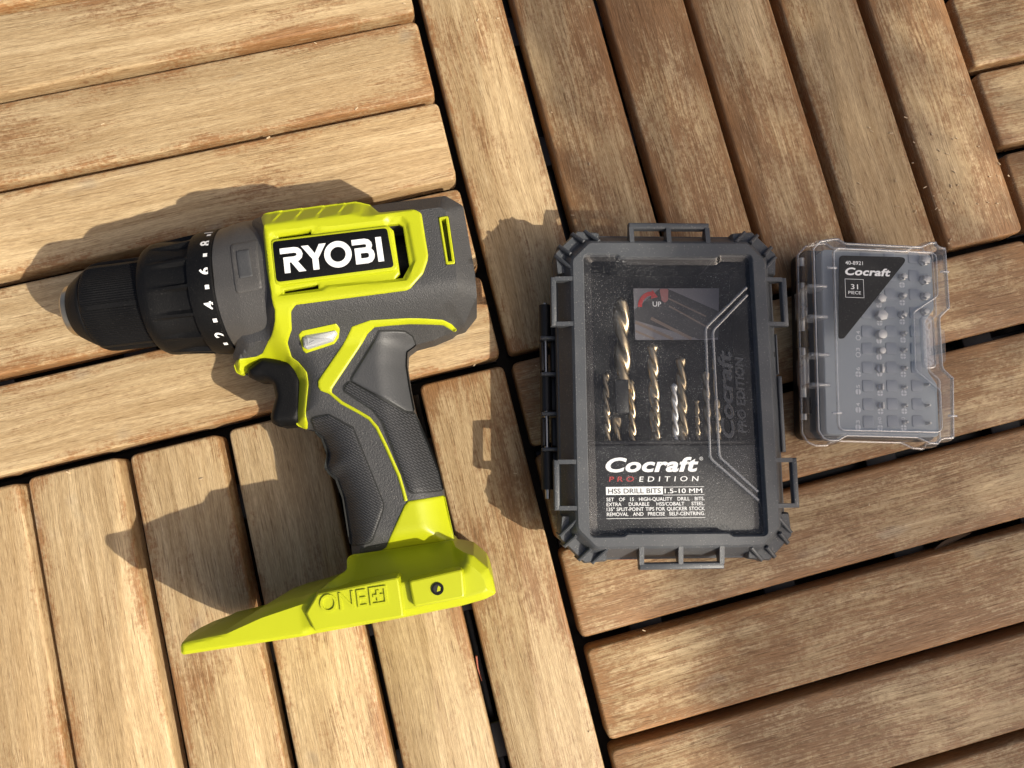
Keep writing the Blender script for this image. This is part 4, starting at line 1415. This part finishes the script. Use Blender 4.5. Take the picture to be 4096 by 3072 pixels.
m.make('lettering', 'white', tl, smooth=0)
# the bits standing in the tray
def star(r, k, inner):
    out = []
    for i in range(2 * k):
        a = math.pi * i / k + 0.3
        q = r if i % 2 == 0 else r * inner
        out.append((q * math.cos(a), q * math.sin(a)))
    return out
def disc(r, n):
    return [(r * math.cos(2 * math.pi * i / n + 0.2), r * math.sin(2 * math.pi * i / n + 0.2)) for i in range(n)]
ca, sa_ = math.cos(R_(-15.3)), math.sin(R_(-15.3))
def screw_bit(x, y, shape, r, label, group=None, mat='brightsteel', dz=0.0):
    x, y = SHIFT(x, y)
    root = empty('screwdriver_bit', (SA[0] + x * ca - y * sa_, SA[1] + x * sa_ + y * ca, 14.5), -15.3)
    m1 = MB()
    m1.prism(disc(min(r, 2.6) * 1.0 + 0.3, 6), 0, 6.9, 0.5)
    m1.make('shank', 'steel', root)
    m2 = MB()
    poly = {'star': star(r, 6, 0.68), 'hex': disc(r, 6), 'round': disc(r, 16), 'cross': star(r, 4, 0.5), 'flat': [(-0.5, -r), (0.5, -r), (0.5, r), (-0.5, r)]}[shape]
    m2.prism(poly, 6.9, 8.6 + dz, 0.25)
    m2.make('tip', mat, root, 30)
    tag(root, label, 'screwdriver bit', group)
ST = [(27.2, 44.1, 2.7, 'largest star tip bit, in the corner row by the clear lid edge'), (26.9, 33.9, 2.5, 'second largest star tip bit, below the largest one'), (26.2, 25.2, 2.1, 'star tip bit just above the slanted lid ridge'), (25.4, 17.0, 1.7, 'star tip bit under the slanted lid ridge')]
for x, y, r, lb in ST:
    screw_bit(x, y, 'star', r, lb)
screw_bit(15.2, 35.4, 'star', 1.7, 'small star tip bit beside the point of the black label')
screw_bit(14.4, 25.4, 'star', 1.5, 'smallest star tip bit in the box')
screw_bit(13.6, 15.4, 'cross', 1.9, 'square tip bit with notched sides beside a hex bit')
for y, w in ((5.6, 'next to the square tip bit'), (-3.0, 'between two other bits marked 2'), (-12.4, 'next to a bit marked 1')):
    screw_bit(13.4 + (y - 5.6) * 0.055, y, 'cross', 1.1, 'cross tip bit marked 2, ' + w, 'cross tip bits marked 2')
for y, w in ((-22.2, 'marked 1, next to a bit marked 2'), (-31.4, 'marked 1, next to the bit marked 0'), (-39.8, 'marked 0 at the row end')):
    screw_bit(11.6 + (y + 22) * 0.06, y, 'cross', 0.9, 'fine cross tip bit ' + w, 'fine cross tip bits')
screw_bit(2.4, 23.8, 'hex', 2.4, 'hex bit half covered by the edge of the black label')
screw_bit(2.0, 14.9, 'hex', 2.9, 'largest hex bit below the black label')
screw_bit(1.2, 5.0, 'round', 2.4, 'round ended hex bit below the largest hex bit')
screw_bit(0.6, -3.4, 'round', 1.7, 'small round ended bit beside the first digit 2')
screw_bit(-0.1, -12.6, 'flat', 2.2, 'flat tip bit with the widest blade')
for y, w in ((-22.0, 'next to the widest flat blade'), (-31.4, 'next to the mark 0')):
    screw_bit(-0.7 + (y + 22) * 0.05, y, 'flat', 1.5, 'flat tip bit with a narrow blade ' + w, 'narrow flat tip bits')
for y, w in ((-20.8, 'below the slanted lid ridge'), (-31.4, 'between two other pointed bits'), (-40.4, 'in the corner of the tray')):
    screw_bit(23.4 + (y + 20.8) * 0.05, y, 'round', 0.6, 'fine pointed bit ' + w, 'fine pointed bits')

# ------------------------------------------------------------------ loose bits on the deck
m = MB()
for k in range(75):
    if k < 45:
        x, y = random.gauss(255, 26), random.gauss(45, 22)
    else:
        x, y = random.uniform(-240, 290), random.uniform(-230, 220)
    L = random.uniform(0.7, 2.2)
    a = random.uniform(0, 6.28)
    w = random.uniform(0.15, 0.35)
    c, s_ = math.cos(a), math.sin(a)
    p = [(x + c * i * L / 2 - s_ * j * w, y + s_ * i * L / 2 + c * j * w) for i, j in ((-1, -1), (1, -1), (1, 1), (-1, 1))]
    m.prism(p, 0.02, 0.35)
o = m.make('wood_shavings', 'chip', smooth=0, kind='stuff')
o['label'] = 'tiny pale wood shavings scattered over the slats'
o['category'] = 'shavings'

# things caught in the gaps
m = MB()
L = []
for k in range(9):
    u = k / 8
    x, y = 197.5 + 22 * u, -152.0 + 3.2 * u
    w = 0.4 + 2.3 * math.sin(math.pi * min(1, u * 1.05)) ** 0.7
    z = -6.5 - 2.2 * math.sin(math.pi * u)
    L.append([(x, y - w * 0.5, z - 0.6), (x, y, z), (x, y + w * 0.5, z - 0.4), (x, y, z - 0.45)])
m.loops(L, True, True, True)
tag(m.make('dry_leaf', 'twig', smooth=40), 'curled dry leaf caught in a gap between brown slats', 'leaf')
m = MB()
m.cyl((-51.2, -142.5, -3.5), (-52.0, -149.0, -6.5), 0.5, 7, 0.4)
m.cyl((-52.0, -149.0, -6.5), (-51.6, -156.0, -8.0), 0.4, 7, 0.25)
tag(m.make('twig', 'redtwig'), 'thin reddish twig stuck in a gap between pale slats', 'twig')

# ------------------------------------------------------------------ added, unseen foliage; its leaf cover is shaped to shade the right-hand slats
SD = np.array(SUN_DIR)
DIST = 2.3
cx_ = np.array((0.35, -0.05, 0.0)) + SD * DIST
ex_ = np.cross((0, 0, 1), SD)
ex_ /= np.linalg.norm(ex_)
ey_ = np.cross(SD, ex_)
def shade_density(u, v):
    """share of leaf cover over a spot of the deck (millimetres)"""
    bnd = 52 if v > -40 else 52 - 10 * min(1, (-40 - v) / 100)
    d = float(sstep(u, bnd - 2, bnd + 8)) if v > -40 else float(sstep(u, bnd - 10, bnd + 45))
    d *= 0.66 + 0.05 * math.sin(u * 0.021 + 1.0) * math.sin(v * 0.017)
    d *= 1.0 + 0.10 * float(sstep(v, -20, -160))
    if u > 265 and v > 20:
        d *= 0.25
    if u > 225 and -150 < v < 0:
        d *= 0.55
    return d
added_tree = empty('added_shade_tree', (cx_[0] * 1000 + 700, cx_[1] * 1000 - 500, -34))
tag(added_tree, 'leafy shade caster added out of view to dapple the slats', 'added_tree')
troot = np.array(added_tree.location)
m = MB()
crown_c = cx_ - troot
trunk_pts = [(0, 0, 0), (-30, 20, 600), (-60, 70, 1300), tuple((np.array((crown_c[0] * 0.55, crown_c[1] * 0.55, crown_c[2] * 0.86))) * 1000), tuple(crown_c * 1000 * 1.0)]
rad = [110, 85, 66, 40, 14]
for i in range(4):
    m.cyl(trunk_pts[i], trunk_pts[i + 1], rad[i], 12, rad[i + 1])
for k in range(9):
    a = np.array(trunk_pts[3]) * (1 - k / 9) + np.array(trunk_pts[4]) * (k / 9)
    b = crown_c * 1000 + np.array((random.uniform(-150, 350), random.uniform(-250, 250), random.uniform(-60, 260)))
    m.cyl(tuple(a), tuple(b), 9, 6, 3)
m.make('trunk', 'bark', added_tree)
m = MB()
CELL = 15.0
for iu in range(0, 48):
    for iv in range(-30, 30):
        u, v = 20 + (iu + random.uniform(0.1, 0.9)) * CELL, (iv + random.uniform(0.1, 0.9)) * CELL
        inframe = (u < 420 and -320 < v < 330)
        dens = shade_density(u, v) if inframe else (0.6 if u > 60 else 0)
        if dens < 0.04:
            continue
        c = np.array((u * MM, v * MM, 0)) + SD * (DIST + random.uniform(-0.2, 0.25)) - troot
        L = math.sqrt(dens / 0.62) * CELL * MM * random.uniform(0.92, 1.16)
        W = L * 0.62
        d1 = rng.normal(size=3)
        d1 -= SD * (d1 @ SD) * 0.75
        d1 /= np.linalg.norm(d1)
        d2 = np.cross(d1, SD + 0.22 * rng.normal(size=3))
        d2 /= np.linalg.norm(d2)
        d3 = np.cross(d1, d2)
        P = [c - d1 * L, c + d2 * W - d1 * L * 0.2, c + d1 * L, c - d2 * W - d1 * L * 0.2, c + d3 * W * 0.25]
        m.add([p * 1000 for p in P], [(0, 1, 4), (1, 2, 4), (2, 3, 4), (3, 0, 4)])
m.make('crown', 'leaf', added_tree, smooth=0)
